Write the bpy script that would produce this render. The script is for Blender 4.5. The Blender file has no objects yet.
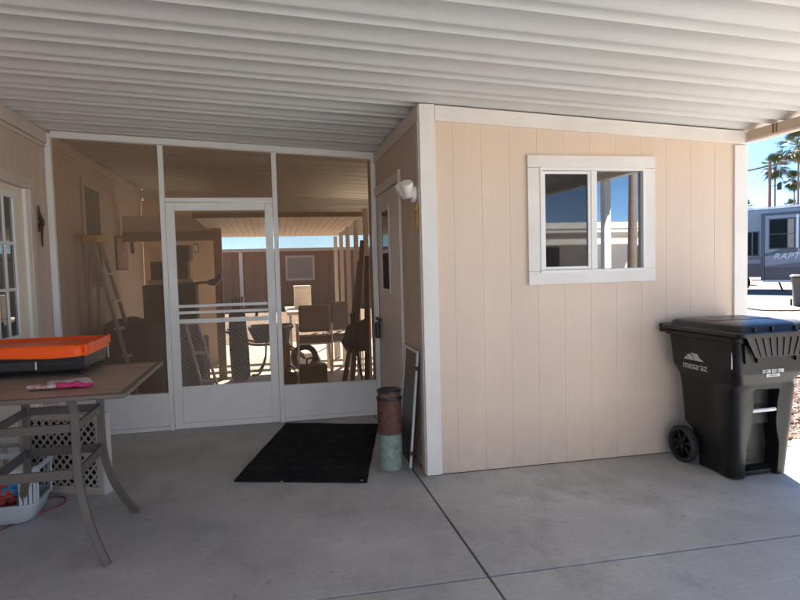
import bpy, bmesh, math, random
from mathutils import Vector, Matrix
random.seed(7)
S = bpy.context.scene
COL = S.collection
PI = math.pi
R = math.radians
V = Vector

# ------------------------------------------------------------------ materials
def nodes(name):
    m = bpy.data.materials.new(name); m.use_nodes = True
    nt = m.node_tree; nt.nodes.clear()
    out = nt.nodes.new('ShaderNodeOutputMaterial')
    return m, nt, out

def N(nt, typ, **kw):
    n = nt.nodes.new(typ)
    for k, v in kw.items():
        if k.startswith('i_'):
            key = k[2:]
            n.inputs[int(key) if key.isdigit() else key.replace('_', ' ')].default_value = v
        else:
            setattr(n, k, v)
    return n

def rgba(c): return (c[0], c[1], c[2], 1.0)

def noise(nt, co, scale, detail=4.0, rough=0.55, mapping=None):
    n = N(nt, 'ShaderNodeTexNoise'); n.inputs['Scale'].default_value = scale
    n.inputs['Detail'].default_value = detail; n.inputs['Roughness'].default_value = rough
    src = co
    if mapping:
        mp = N(nt, 'ShaderNodeMapping'); mp.inputs['Scale'].default_value = mapping
        nt.links.new(co, mp.inputs['Vector']); src = mp.outputs['Vector']
    nt.links.new(src, n.inputs['Vector'])
    return n.outputs['Fac']

def ramp(nt, fac, stops):
    r = N(nt, 'ShaderNodeValToRGB')
    e = r.color_ramp.elements
    while len(e) < len(stops): e.new(0.5)
    for el, (p, c) in zip(e, stops):
        el.position = p; el.color = rgba(c) if len(c) == 3 else c
    nt.links.new(fac, r.inputs['Fac'])
    return r.outputs['Color']

def mixc(nt, fac, a, b, mode='MIX'):
    m = N(nt, 'ShaderNodeMix', data_type='RGBA', blend_type=mode)
    for sock, val in ((0, fac), (6, a), (7, b)):
        if hasattr(val, 'is_output'): nt.links.new(val, m.inputs[sock])
        elif sock == 0: m.inputs[0].default_value = val
        else: m.inputs[sock].default_value = rgba(val)
    return m.outputs[2]

def mat(name, base, rough=0.6, var=0.12, scale=6.0, stretch=None, bump=0.0, bscale=60.0, bstretch=None, metal=0.0, spec=0.5, dirt=None, dirt_amt=0.5, dscale=2.0, coat=0.0, splash=None):
    m, nt, out = nodes(name)
    co = N(nt, 'ShaderNodeTexCoord').outputs['Object']
    p = N(nt, 'ShaderNodeBsdfPrincipled')
    f = noise(nt, co, scale, mapping=stretch)
    lo = [c * (1 - var) for c in base]; hi = [min(1, c * (1 + var)) for c in base]
    c = ramp(nt, f, [(0.3, lo), (0.7, hi)])
    if dirt:
        f2 = noise(nt, co, dscale, 6.0, 0.65)
        a = ramp(nt, f2, [(0.45, (0, 0, 0)), (0.75, (dirt_amt,) * 3)])
        c = mixc(nt, a, c, dirt)
    if splash:
        sx = N(nt, 'ShaderNodeSeparateXYZ'); nt.links.new(co, sx.inputs[0])
        mr = N(nt, 'ShaderNodeMapRange'); mr.inputs[1].default_value = .45; mr.inputs[2].default_value = .0; nt.links.new(sx.outputs['Z'], mr.inputs[0])
        mm = N(nt, 'ShaderNodeMath', operation='MULTIPLY'); nt.links.new(mr.outputs[0], mm.inputs[0]); nt.links.new(noise(nt, co, 9, 7, .7), mm.inputs[1])
        c = mixc(nt, mm.outputs[0], c, splash)
        vo = N(nt, 'ShaderNodeTexVoronoi'); vo.inputs['Scale'].default_value = 2.6; nt.links.new(co, vo.inputs['Vector'])
        c = mixc(nt, ramp(nt, vo.outputs['Distance'], [(.012, (.75,) * 3), (.02, (0, 0, 0))]), c, [b * .45 for b in splash])
    nt.links.new(c, p.inputs['Base Color'])
    rr = ramp(nt, noise(nt, co, scale * 2.3), [(0.3, (max(0, rough - 0.07),) * 3), (0.7, (min(1, rough + 0.07),) * 3)])
    nt.links.new(rr, p.inputs['Roughness'])
    p.inputs['Metallic'].default_value = metal
    p.inputs['Specular IOR Level'].default_value = spec
    p.inputs['Coat Weight'].default_value = coat
    if bump:
        b = N(nt, 'ShaderNodeBump'); b.inputs['Strength'].default_value = bump; b.inputs['Distance'].default_value = 0.004
        nt.links.new(noise(nt, co, bscale, 5.0, 0.6, bstretch), b.inputs['Height'])
        nt.links.new(b.outputs['Normal'], p.inputs['Normal'])
    nt.links.new(p.outputs[0], out.inputs[0])
    return m

M = {}
M['siding'] = mat('painted_wood_siding', (0.74, 0.588, 0.455), 0.62, 0.04, 3.0, (1, 1, .25), 0.30, 42, (1, 1, .05), dirt=(.64, .50, .39), dirt_amt=.3, dscale=1.3, splash=(.42, .35, .29))
M['siding_side'] = mat('shaded_wood_siding', (0.58, 0.435, 0.325), 0.65, 0.06, 3.0, (1, 1, .25), 0.5, 42, (1, 1, .05))  # same paint as the front siding, with the side's shade put into the colour
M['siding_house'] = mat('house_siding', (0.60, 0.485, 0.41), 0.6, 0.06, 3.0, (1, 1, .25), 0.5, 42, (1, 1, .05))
M['trim'] = mat('white_painted_wood', (0.80, 0.765, 0.715), 0.55, 0.04, 4.0, None, 0.6, 50, (1, 1, .08), dirt=(.62, .55, .47), dirt_amt=.3, dscale=3)
M['trim_h'] = mat('white_painted_wood_grain_across', (0.80, 0.765, 0.715), 0.55, 0.04, 4.0, None, 0.6, 50, (.08, 1, 1), dirt=(.62, .55, .47), dirt_amt=.3, dscale=3)
M['trim_tan'] = mat('tan_painted_trim', (0.62, 0.54, 0.47), 0.55, 0.05, 4.0, None, 0.3, 50)
M['alu_white'] = mat('white_enamel_aluminium', (0.78, 0.79, 0.79), 0.35, 0.03, 3.0, None, 0.08, 20, dirt=(.60, .58, .55), dirt_amt=.25, dscale=4)
M['vinyl'] = mat('white_vinyl', (0.82, 0.81, 0.78), 0.35, 0.02, 3.0)
M['door_cream'] = mat('cream_door_paint', (0.80, 0.735, 0.60), 0.4, 0.03, 2.0, None, 0.1, 30)
M['door_shed'] = mat('taupe_door_paint', (0.70, 0.61, 0.53), 0.45, 0.03, 2.0, None, 0.1, 30)
M['roof'] = mat('white_enamel_roof_sheet', (0.665, 0.67, 0.645), 0.40, 0.03, 1.2, (1, 3, 1), 0.0, 15, (1, 1, 1), spec=0.6, dirt=(.60, .565, .50), dirt_amt=.35, dscale=1.2)
M['beam'] = mat('tan_eave_beam', (0.60, 0.47, 0.36), 0.55, 0.08, 3.0, None, 0.1, 30)
M['beam_edge'] = mat('pinkish_white_lip', (0.80, 0.68, 0.62), 0.5, 0.04)
M['black_rub'] = mat('black_rubber', (0.022, 0.022, 0.024), 0.75, 0.2, 30, None, 0.3, 120)
M['bin'] = mat('black_bin_plastic', (0.0058, 0.0058, 0.006), 0.38, 0.14, 5.0, None, 0.12, 240, spec=0.32, dirt=(.016, .0155, .015), dirt_amt=.5, dscale=5)
M['bin_lid'] = mat('black_bin_lid_plastic', (0.009, 0.010, 0.013), 0.36, 0.12, 6.0, None, 0.15, 220, spec=0.4)
M['bin_grey'] = mat('grey_bin_plastic', (0.075, 0.072, 0.07), 0.5, 0.1, 6.0)
M['grey_metal'] = mat('galvanised_bar', (0.62, 0.62, 0.62), 0.4, 0.08, 30)
M['taupe'] = mat('taupe_powder_coat', (0.125, 0.102, 0.087), 0.42, 0.08, 9.0, None, 0.1, 150)
M['orange'] = mat('orange_lid_plastic', (0.95, 0.105, 0.004), 0.38, 0.05, 5.0, None, 0.12, 25, spec=0.3)
M['black_steel'] = mat('black_enamel_steel', (0.018, 0.018, 0.02), 0.38, 0.15, 10, None, 0.15, 90)
M['pink'] = mat('pink_cotton', (0.72, 0.045, 0.19), 0.85, 0.1, 40, None, 0.5, 300)
M['white_pl'] = mat('white_basket_plastic', (0.52, 0.54, 0.56), 0.4, 0.04, 5)
M['red_cloth'] = mat('red_cloth', (0.42, 0.06, 0.045), 0.85, 0.25, 14, None, 0.6, 90)
M['blue_cloth'] = mat('blue_cloth', (0.07, 0.24, 0.46), 0.8, 0.2, 14, None, 0.6, 90)
M['grey_cloth'] = mat('grey_white_cloth', (0.55, 0.55, 0.54), 0.85, 0.2, 14, None, 0.6, 90)
M['red_cord'] = mat('red_cord', (0.27, 0.055, 0.045), 0.55, 0.1)
M['black_cord'] = mat('black_cord', (0.02, 0.02, 0.022), 0.5, 0.1)
M['beige_pl'] = mat('beige_lattice_plastic', (0.40, 0.355, 0.31), 0.55, 0.05, 8)
M['cream_pl'] = mat('cream_side_plastic', (0.58, 0.545, 0.50), 0.55, 0.04, 8)
M['dark'] = mat('dark_void', (0.02, 0.017, 0.015), 0.9, 0.1)
M['chrome'] = mat('chrome', (0.75, 0.77, 0.82), 0.12, 0.03, metal=1.0)
M['light_white'] = mat('white_lamp_housing', (0.80, 0.78, 0.72), 0.4, 0.04)
M['yellow'] = mat('yellow_straw', (0.42, 0.26, 0.05), 0.8, 0.3, 40, None, 0.8, 120)
M['bronze'] = mat('dark_bronze', (0.045, 0.022, 0.016), 0.5, 0.3, 30)
M['navy'] = mat('navy_plastic', (0.012, 0.026, 0.062), 0.4, 0.1)
M['wood'] = mat('weathered_wood', (0.16, 0.105, 0.068), 0.7, 0.2, 8, (1, 1, .1), 0.3, 60)
M['wood_light'] = mat('pale_plank', (0.70, 0.56, 0.42), 0.7, 0.1, 8)
M['yellow_pl'] = mat('yellow_ladder_top', (0.62, 0.42, 0.04), 0.5, 0.1)
M['fibre'] = mat('grey_ladder_rail', (0.42, 0.40, 0.38), 0.5, 0.1)
M['alum'] = mat('bare_aluminium', (0.72, 0.72, 0.72), 0.38, 0.06, 14, metal=0.6)
M['cardboard'] = mat('dark_brown_box', (0.085, 0.055, 0.042), 0.8, 0.2, 8)
M['dark_cloth'] = mat('dark_cover_cloth', (0.05, 0.042, 0.037), 0.9, 0.3, 6, None, 0.6, 40)
M['cushion'] = mat('taupe_cushion', (0.26, 0.20, 0.165), 0.9, 0.1, 8, None, 0.4, 120)
M['cushion_grey'] = mat('grey_cushion', (0.25, 0.245, 0.25), 0.9, 0.1, 8, None, 0.4, 120)
M['white_top'] = mat('white_table_top', (0.78, 0.73, 0.66), 0.6, 0.05)
M['tan_wall'] = mat('far_tan_wall', (0.80, 0.63, 0.47), 0.7, 0.06, 2)
M['brown_wall'] = mat('far_brown_wall', (0.27, 0.145, 0.088), 0.75, 0.08, 2, (1, 1, .3), 0.3, 30)
M['ceil_tan'] = mat('patio_ceiling', (0.70, 0.57, 0.46), 0.7, 0.05, 3)
M['post_pink'] = mat('pinkish_white_post', (0.86, 0.77, 0.70), 0.5, 0.04)
M['brown_post'] = mat('brown_porch_timber', (0.33, 0.22, 0.14), 0.65, 0.1, 5)
M['rv_side'] = mat('rv_silver_blue', (0.22, 0.245, 0.30), 0.28, 0.02, 1.0, coat=0.4)
M['rv_white'] = mat('rv_white_edge', (0.80, 0.82, 0.86), 0.35, 0.02)
M['rv_navy'] = mat('rv_navy_band', (0.022, 0.030, 0.058), 0.3, 0.1, 1.0, coat=0.4)
M['rv_grey'] = mat('rv_slate_swoosh', (0.085, 0.095, 0.125), 0.3, 0.05, 1.0, coat=0.4)
M['rv_glass'] = mat('rv_dark_glass', (0.008, 0.010, 0.010), 0.12, 0.2, 2.0, spec=0.06)
M['blind'] = mat('pale_blind', (0.36, 0.31, 0.26), 0.8, 0.1)
M['tyre'] = mat('tyre_rubber', (0.02, 0.02, 0.02), 0.8, 0.2, 20)
M['palm_trunk'] = mat('palm_trunk', (0.21, 0.155, 0.12), 0.9, 0.2, 3, (1, 1, 4), 0.5, 12)
M['palm_leaf'] = mat('palm_frond', (0.075, 0.105, 0.035), 0.6, 0.35, 1.5)
M['palm_dead'] = mat('dead_palm_frond', (0.36, 0.27, 0.085), 0.8, 0.3, 1.5)
M['pole_wood'] = mat('utility_pole_wood', (0.20, 0.135, 0.10), 0.85, 0.15, 4)
M['wire'] = mat('wire_grey', (0.30, 0.34, 0.36), 0.6, 0.1)
M['rock'] = mat('desert_rock', (0.40, 0.31, 0.26), 0.9, 0.3, 9, None, 0.8, 40)
M['rock_white'] = mat('pale_concrete_chunk', (0.66, 0.62, 0.56), 0.9, 0.1, 9, None, 0.8, 40)
M['letter_white'] = mat('white_lettering', (0.80, 0.80, 0.80), 0.5, 0.02)
M['letter_grey'] = mat('silver_grey_lettering', (0.56, 0.56, 0.56), 0.5, 0.05)
M['rubber_mat'] = mat('black_rib_carpet', (0.012, 0.012, 0.013), 0.95, 0.35, 25, None, 1.0, 260, spec=0.15, dirt=(.05, .047, .043), dirt_amt=.55, dscale=7)
M['cream_house'] = mat('cream_neighbour_wall', (0.84, 0.80, 0.73), 0.7, 0.04, 2)
M['shrub'] = mat('desert_shrub', (0.085, 0.10, 0.04), 0.8, 0.3, 4)
M['art'] = mat('faded_red_picture', (0.36, 0.22, 0.20), 0.7, 0.5, 9)
M['lamp_glow'] = mat('frosted_lamp_glass', (0.85, 0.84, 0.80), 0.3, 0.02)
M['asphalt'] = mat('asphalt', (0.085, 0.085, 0.10), 0.85, 0.15, 3, None, 0.5, 80)
M['kerb'] = mat('pale_concrete_kerb', (0.68, 0.665, 0.64), 0.85, 0.06, 2)

M['pad'] = mat('pale_driveway_concrete', (0.17, 0.165, 0.155), 0.85, 0.06, 2)
def screen_mat(name, fac, tint, col):
    m, nt, out = nodes(name)
    co = N(nt, 'ShaderNodeTexCoord').outputs['Object']
    t = N(nt, 'ShaderNodeBsdfTransparent'); t.inputs[0].default_value = rgba(tint)
    d = N(nt, 'ShaderNodeBsdfDiffuse')
    c = ramp(nt, noise(nt, co, 2.2, 5, .6), [(.3, [x * .88 for x in col]), (.7, [x * 1.15 for x in col])])
    nt.links.new(c, d.inputs[0])
    f1 = ramp(nt, noise(nt, co, 1.6, 5, .65), [(.3, (fac - .03,) * 3), (.72, (fac + .05,) * 3)])
    mx = N(nt, 'ShaderNodeMixShader')
    nt.links.new(f1, mx.inputs[0]); nt.links.new(t.outputs[0], mx.inputs[1]); nt.links.new(d.outputs[0], mx.inputs[2])
    nt.links.new(mx.outputs[0], out.inputs[0])
    return m
M['screen'] = screen_mat('bronze_sun_screen', 0.60, (.98, .85, .72), (0.195, 0.146, 0.104))  # left bay: its haze is put into a paler mesh colour
M['screen_clear'] = screen_mat('bronze_sun_screen_less_haze', 0.61, (.96, .82, .68), (0.165, 0.120, 0.082))  # same mesh as the left bay, with less haze put into the colour
M['screen_door'] = screen_mat('bronze_door_screen', 0.57, (.98, .86, .74), (0.20, 0.15, 0.108))
M['screen_black'] = screen_mat('black_insect_screen', 0.80, (.8, .8, .8), (0.022, 0.019, 0.017))

def glass_mat(name, refl, dark, rough=0.015):
    m, nt, out = nodes(name)
    g = N(nt, 'ShaderNodeBsdfGlossy'); g.inputs['Roughness'].default_value = rough; g.inputs[0].default_value = (.92, .96, 1, 1)
    d = N(nt, 'ShaderNodeBsdfDiffuse'); d.inputs[0].default_value = rgba(dark)
    co = N(nt, 'ShaderNodeTexCoord').outputs['Object']
    f = ramp(nt, noise(nt, co, 3.0, 5, .6), [(.3, (refl * .85,) * 3), (.75, (min(1, refl * 1.1),) * 3)])
    mx = N(nt, 'ShaderNodeMixShader')
    nt.links.new(f, mx.inputs[0]); nt.links.new(d.outputs[0], mx.inputs[1]); nt.links.new(g.outputs[0], mx.inputs[2])
    nt.links.new(mx.outputs[0], out.inputs[0])
    return m
M['pane'] = glass_mat('shed_window_glass', 0.30, (.02, .02, .022))
M['pane_screened'] = glass_mat('screened_window_glass', 0.055, (.024, .020, .019), 0.02)
M['pane_dark'] = glass_mat('dark_door_glass', 0.16, (.03, .03, .03))
M['pane_house'] = glass_mat('house_door_glass', 0.28, (.10, .105, .105))

def concrete_mat(name, base, k=1.0):
    m, nt, out = nodes(name)
    co = N(nt, 'ShaderNodeTexCoord').outputs['Object']
    p = N(nt, 'ShaderNodeBsdfPrincipled')
    c = ramp(nt, noise(nt, co, 0.9, 8, .62), [(.28, [b * .70 for b in base]), (.72, [min(1, b * 1.22) for b in base])])
    st = ramp(nt, noise(nt, co, 2.6, 7, .7, (1, .6, 1)), [(.50, (0, 0, 0)), (.68, (.7,) * 3)])
    c = mixc(nt, st, c, [b * .62 for b in base])
    fine = ramp(nt, noise(nt, co, 38, 6, .7), [(.3, (.88,) * 3), (.7, (1.08,) * 3)])
    c = mixc(nt, 1.0, c, fine, 'MULTIPLY')
    sp = ramp(nt, noise(nt, co, 11.0, 4, .55), [(.665, (0, 0, 0)), (.71, (.5,) * 3)])
    c = mixc(nt, sp, c, [b * .45 for b in base])
    # fine broom streaks
    br = ramp(nt, noise(nt, co, 5.0, 4, .6, (1, 9, 1)), [(.3, (.94,) * 3), (.7, (1.04,) * 3)])
    c = mixc(nt, 1.0, c, br, 'MULTIPLY')
    nt.links.new(c, p.inputs['Base Color'])
    nt.links.new(ramp(nt, noise(nt, co, 3, 5), [(.3, (.5,) * 3), (.7, (.78,) * 3)]), p.inputs['Roughness'])
    b = N(nt, 'ShaderNodeBump'); b.inputs['Strength'].default_value = .35; b.inputs['Distance'].default_value = .004
    nt.links.new(noise(nt, co, 55, 6, .65), b.inputs['Height']); nt.links.new(b.outputs[0], p.inputs['Normal'])
    nt.links.new(p.outputs[0], out.inputs[0])
    return m
M['concrete'] = concrete_mat('carport_concrete', (0.52, 0.51, 0.49))
M['concrete_in'] = concrete_mat('patio_concrete', (0.60, 0.55, 0.48))

def gravel_mat():
    m, nt, out = nodes('pink_desert_gravel')
    co = N(nt, 'ShaderNodeTexCoord').outputs['Object']
    p = N(nt, 'ShaderNodeBsdfPrincipled'); p.inputs['Roughness'].default_value = .9
    v = N(nt, 'ShaderNodeTexVoronoi'); v.inputs['Scale'].default_value = 26
    nt.links.new(co, v.inputs['Vector'])
    sepc = N(nt, 'ShaderNodeSeparateColor'); nt.links.new(v.outputs['Color'], sepc.inputs[0])
    c = ramp(nt, sepc.outputs[0], [(0, (.16, .085, .068)), (.3, (.245, .168, .14)), (.65, (.32, .245, .21)), (1, (.42, .36, .32))])
    big = ramp(nt, noise(nt, co, .35, 5), [(.3, (.85, .83, .8)), (.7, (1.1, 1.08, 1.05))])
    c = mixc(nt, 1.0, c, big, 'MULTIPLY')
    edge = ramp(nt, v.outputs['Distance'], [(.35, (1, 1, 1)), (.75, (.5, .46, .44))])
    c = mixc(nt, .8, c, edge, 'MULTIPLY')
    nt.links.new(c, p.inputs['Base Color'])
    b = N(nt, 'ShaderNodeBump'); b.inputs['Strength'].default_value = .8; b.inputs['Distance'].default_value = .02; b.invert = True
    nt.links.new(v.outputs['Distance'], b.inputs['Height']); nt.links.new(b.outputs[0], p.inputs['Normal'])
    nt.links.new(p.outputs[0], out.inputs[0])
    return m
M['gravel'] = gravel_mat()

def stone_mat():
    m, nt, out = nodes('loose_gravel_stone')
    p = N(nt, 'ShaderNodeBsdfPrincipled'); p.inputs['Roughness'].default_value = .9
    g = N(nt, 'ShaderNodeNewGeometry')
    c = ramp(nt, g.outputs['Random Per Island'], [(0, (.19, .10, .075)), (.3, (.30, .195, .155)), (.65, (.32, .245, .21)), (1, (.52, .44, .39))])
    nt.links.new(c, p.inputs['Base Color']); nt.links.new(p.outputs[0], out.inputs[0])
    return m
M['stone'] = stone_mat()

def tile_top_mat():
    m, nt, out = nodes('wood_grain_tile_top')
    co = N(nt, 'ShaderNodeTexCoord').outputs['Object']
    p = N(nt, 'ShaderNodeBsdfPrincipled'); p.inputs['Roughness'].default_value = .32
    c = ramp(nt, noise(nt, co, 3.2, 8, .65, (.5, 7, 1)), [(.25, (.24, .18, .142)), (.5, (.37, .295, .24)), (.78, (.51, .43, .37))])
    w = ramp(nt, noise(nt, co, .9, 3), [(.3, (.8,) * 3), (.7, (1.15,) * 3)])
    c = mixc(nt, 1.0, c, w, 'MULTIPLY')
    nt.links.new(c, p.inputs['Base Color'])
    nt.links.new(p.outputs[0], out.inputs[0])
    return m
M['tabletop'] = tile_top_mat()

def rust_mat():
    m, nt, out = nodes('rusted_teal_canister')
    co = N(nt, 'ShaderNodeTexCoord').outputs['Object']
    p = N(nt, 'ShaderNodeBsdfPrincipled'); p.inputs['Roughness'].default_value = .75
    rust = ramp(nt, noise(nt, co, 26, 8, .7), [(.25, (.035, .016, .012)), (.5, (.115, .05, .035)), (.75, (.21, .105, .075))])
    teal = ramp(nt, noise(nt, co, 30, 7, .7), [(.3, (.17, .21, .19)), (.7, (.30, .39, .36))])
    teal = mixc(nt, ramp(nt, noise(nt, co, 14, 8, .75, (1, 1, .4)), [(.55, (0, 0, 0)), (.68, (.8,) * 3)]), teal, (.15, .075, .05))
    sep = N(nt, 'ShaderNodeSeparateXYZ'); nt.links.new(co, sep.inputs[0])
    mr = N(nt, 'ShaderNodeMapRange'); mr.inputs[1].default_value = .252; mr.inputs[2].default_value = .262
    nt.links.new(sep.outputs['Z'], mr.inputs[0])
    c = mixc(nt, mr.outputs[0], teal, rust)
    nt.links.new(c, p.inputs['Base Color'])
    b = N(nt, 'ShaderNodeBump'); b.inputs['Strength'].default_value = .6; b.inputs['Distance'].default_value = .004
    nt.links.new(noise(nt, co, 60, 6, .7), b.inputs['Height']); nt.links.new(b.outputs[0], p.inputs['Normal'])
    nt.links.new(p.outputs[0], out.inputs[0])
    return m
M['rust'] = rust_mat()

def floral_mat():
    m, nt, out = nodes('floral_glove_cloth')
    co = N(nt, 'ShaderNodeTexCoord').outputs['Object']
    p = N(nt, 'ShaderNodeBsdfPrincipled'); p.inputs['Roughness'].default_value = .9
    v = N(nt, 'ShaderNodeTexVoronoi'); v.inputs['Scale'].default_value = 75; nt.links.new(co, v.inputs['Vector'])
    sepc = N(nt, 'ShaderNodeSeparateColor'); nt.links.new(v.outputs['Color'], sepc.inputs[0])
    c = ramp(nt, sepc.outputs[0], [(0, (.55, .20, .25)), (.35, (.70, .60, .56)), (.6, (.40, .42, .30)), (.75, (.72, .62, .60)), (1, (.22, .30, .26))])
    nt.links.new(c, p.inputs['Base Color']); nt.links.new(p.outputs[0], out.inputs[0])
    return m
M['floral'] = floral_mat()

# ------------------------------------------------------------------ mesh helpers
class MB:
    def __init__(s): s.bm = bmesh.new()
    def box(s, x0, x1, y0, y1, z0, z1, rot=None, piv=None):
        vs = [s.bm.verts.new(c) for c in ((x0,y0,z0),(x1,y0,z0),(x1,y1,z0),(x0,y1,z0),(x0,y0,z1),(x1,y0,z1),(x1,y1,z1),(x0,y1,z1))]
        for f in ((0,3,2,1),(4,5,6,7),(0,1,5,4),(1,2,6,5),(2,3,7,6),(3,0,4,7)): s.bm.faces.new([vs[i] for i in f])
        if rot is not None:
            pv = V(piv) if piv else V(((x0+x1)/2, (y0+y1)/2, (z0+z1)/2))
            for v in vs: v.co = rot @ (v.co - pv) + pv
        return s
    def bar(s, a, b, w, t, up=(0,0,1)):
        a, b = V(a), V(b); d = (b - a).normalized(); u = V(up)
        if abs(d.dot(u)) > .98: u = V((0,1,0))
        r = d.cross(u).normalized(); u = r.cross(d)
        vs = [s.bm.verts.new(p + r*sx*w/2 + u*sy*t/2) for p in (a, b) for sx, sy in ((-1,-1),(1,-1),(1,1),(-1,1))]
        for f in ((0,1,2,3),(7,6,5,4),(0,4,5,1),(1,5,6,2),(2,6,7,3),(3,7,4,0)): s.bm.faces.new([vs[i] for i in f])
        return s
    def sweep(s, pts, prof, up=(0,0,1), closed=True, caps=True):
        """sweep a 2-D profile (list of (r,u)) along points"""
        pts = [V(p) for p in pts]; rings = []
        for i, p in enumerate(pts):
            d = (pts[min(i+1, len(pts)-1)] - pts[max(i-1, 0)]).normalized(); u = V(up)
            if abs(d.dot(u)) > .97: u = V((0,1,0)) if abs(d.y) < .9 else V((1,0,0))
            r = d.cross(u).normalized(); u2 = r.cross(d)
            rings.append([s.bm.verts.new(p + r*a + u2*b) for a, b in prof])
        n = len(prof)
        for i in range(len(rings)-1):
            for k in range(n if closed else n-1):
                k2 = (k+1) % n
                s.bm.faces.new((rings[i][k], rings[i][k2], rings[i+1][k2], rings[i+1][k]))
        if caps and closed:
            s.bm.faces.new(rings[0][::-1]); s.bm.faces.new(rings[-1])
        return s
    def tube(s, pts, r, seg=8):
        """parallel-transport tube"""
        pts = [V(p) for p in pts]
        rr = r if isinstance(r, (list, tuple)) else [r]*len(pts)
        d0 = (pts[1]-pts[0]).normalized(); u = V((0,0,1)) if abs(d0.z) < .9 else V((1,0,0))
        rings = []
        for i, p in enumerate(pts):
            d = (pts[min(i+1, len(pts)-1)] - pts[max(i-1, 0)]).normalized()
            u = (u - d*u.dot(d)).normalized(); w = d.cross(u)
            rings.append([s.bm.verts.new(p + (u*math.cos(2*PI*k/seg) + w*math.sin(2*PI*k/seg))*rr[i]) for k in range(seg)])
        for i in range(len(rings)-1):
            for k in range(seg):
                k2 = (k+1) % seg
                s.bm.faces.new((rings[i][k], rings[i][k2], rings[i+1][k2], rings[i+1][k]))
        s.bm.faces.new(rings[0][::-1]); s.bm.faces.new(rings[-1])
        return s
    def lathe(s, prof, c=(0,0,0), seg=24, axis='z', caps=True):
        rings = []
        for r, h in prof:
            ring = []
            for k in range(seg):
                a = 2*PI*k/seg
                q = (r*math.cos(a), r*math.sin(a), h)
                if axis == 'x': q = (h, q[0], q[1])
                elif axis == 'y': q = (q[1], h, q[0])
                ring.append(s.bm.verts.new((c[0]+q[0], c[1]+q[1], c[2]+q[2])))
            rings.append(ring)
        for i in range(len(rings)-1):
            for k in range(seg):
                k2 = (k+1) % seg
                s.bm.faces.new((rings[i][k], rings[i][k2], rings[i+1][k2], rings[i+1][k]))
        if not caps:
            for k in range(seg): k2 = (k+1) % seg; s.bm.faces.new((rings[-1][k], rings[-1][k2], rings[0][k2], rings[0][k]))
            return s
        for ring, rv in ((rings[0], True), (rings[-1], False)):
            try: s.bm.faces.new(ring[::-1] if rv else ring)
            except ValueError: pass
        return s
    def prism(s, poly, z0, z1):
        """poly of (x,y) extruded in z"""
        a = [s.bm.verts.new((x, y, z0)) for x, y in poly]; b = [s.bm.verts.new((x, y, z1)) for x, y in poly]
        n = len(poly)
        s.bm.faces.new(a[::-1]); s.bm.faces.new(b)
        for k in range(n): s.bm.faces.new((a[k], a[(k+1) % n], b[(k+1) % n], b[k]))
        return s
    def prism3(s, poly, off):
        """3-D planar poly extruded by a vector"""
        off = V(off); a = [s.bm.verts.new(V(p)) for p in poly]; b = [s.bm.verts.new(V(p)+off) for p in poly]
        n = len(poly); s.bm.faces.new(a[::-1]); s.bm.faces.new(b)
        for k in range(n): s.bm.faces.new((a[k], a[(k+1) % n], b[(k+1) % n], b[k]))
        return s
    def face(s, *pts):
        s.bm.faces.new([s.bm.verts.new(p) for p in pts]); return s
    def grid(s, fn, nu, nv, close_u=False):
        vs = [[s.bm.verts.new(fn(i/nu, j/nv)) for j in range(nv+1)] for i in range(nu if close_u else nu+1)]
        n = nu
        for i in range(n):
            i2 = (i+1) % len(vs) if close_u else i+1
            for j in range(nv): s.bm.faces.new((vs[i][j], vs[i2][j], vs[i2][j+1], vs[i][j+1]))
        return vs

def obj(name, mb, m, parent=None, bev=0.0, smooth=None, seg=2):
    me = bpy.data.meshes.new(name)
    bm = mb.bm
    bmesh.ops.recalc_face_normals(bm, faces=bm.faces[:])
    if parent is not None:
        L = parent['_o'] if '_o' in parent.keys() else None
        if L is not None: bmesh.ops.translate(bm, vec=-V(L), verts=bm.verts[:])
    bm.to_mesh(me); bm.free()
    me.materials.append(m)
    if smooth is not None:
        for p in me.polygons: p.use_smooth = True
        me.set_sharp_from_angle(angle=R(smooth))
    o = bpy.data.objects.new(name, me); COL.objects.link(o)
    if parent is not None:
        o.parent = parent
        if '_o' in parent.keys(): o['_o'] = list(parent['_o'])
    if bev:
        b = o.modifiers.new('edge', 'BEVEL'); b.width = bev; b.segments = seg; b.limit_method = 'ANGLE'; b.angle_limit = R(40)
    return o

def loose(name, mb, m, parent, **kw):
    """every connected piece of mb becomes a part of its own"""
    bm = mb.bm; bm.verts.index_update(); seen = set(); out = []
    for v0 in bm.verts:
        if v0.index in seen: continue
        stack, comp = [v0], []; seen.add(v0.index)
        while stack:
            v = stack.pop(); comp.append(v)
            for e in v.link_edges:
                w = e.other_vert(v)
                if w.index not in seen: seen.add(w.index); stack.append(w)
        n = MB(); mp = {v: n.bm.verts.new(v.co) for v in comp}
        for f in {f for v in comp for f in v.link_faces}: n.bm.faces.new([mp[v] for v in f.verts])
        out.append(obj(name, n, m, parent, **kw))
    bm.free(); return out

def tag(o, label, cat, group=None, kind=None):
    o['label'] = label; o['category'] = cat
    if group: o['group'] = group
    if kind: o['kind'] = kind
    return o

def thing(name, label, cat, base=(0,0,0), rotz=0.0, group=None, world=True):
    """Empty at the thing's base; with world=True parts are modelled in world coordinates and shifted to it"""
    o = bpy.data.objects.new(name, None); COL.objects.link(o); o.empty_display_size = .1
    o.location = base; o.rotation_euler = (0, 0, rotz)
    tag(o, label, cat, group)
    if world: o['_o'] = list(base)
    return o

def struct(name, mb, m, smooth=None):
    o = obj(name, mb, m, None, smooth=smooth); o['kind'] = 'structure'; return o

def copy_tree(o, parent=None):
    c = o.copy(); COL.objects.link(c)
    if parent: c.parent = parent
    for ch in list(o.children): copy_tree(ch, c)
    return c

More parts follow.
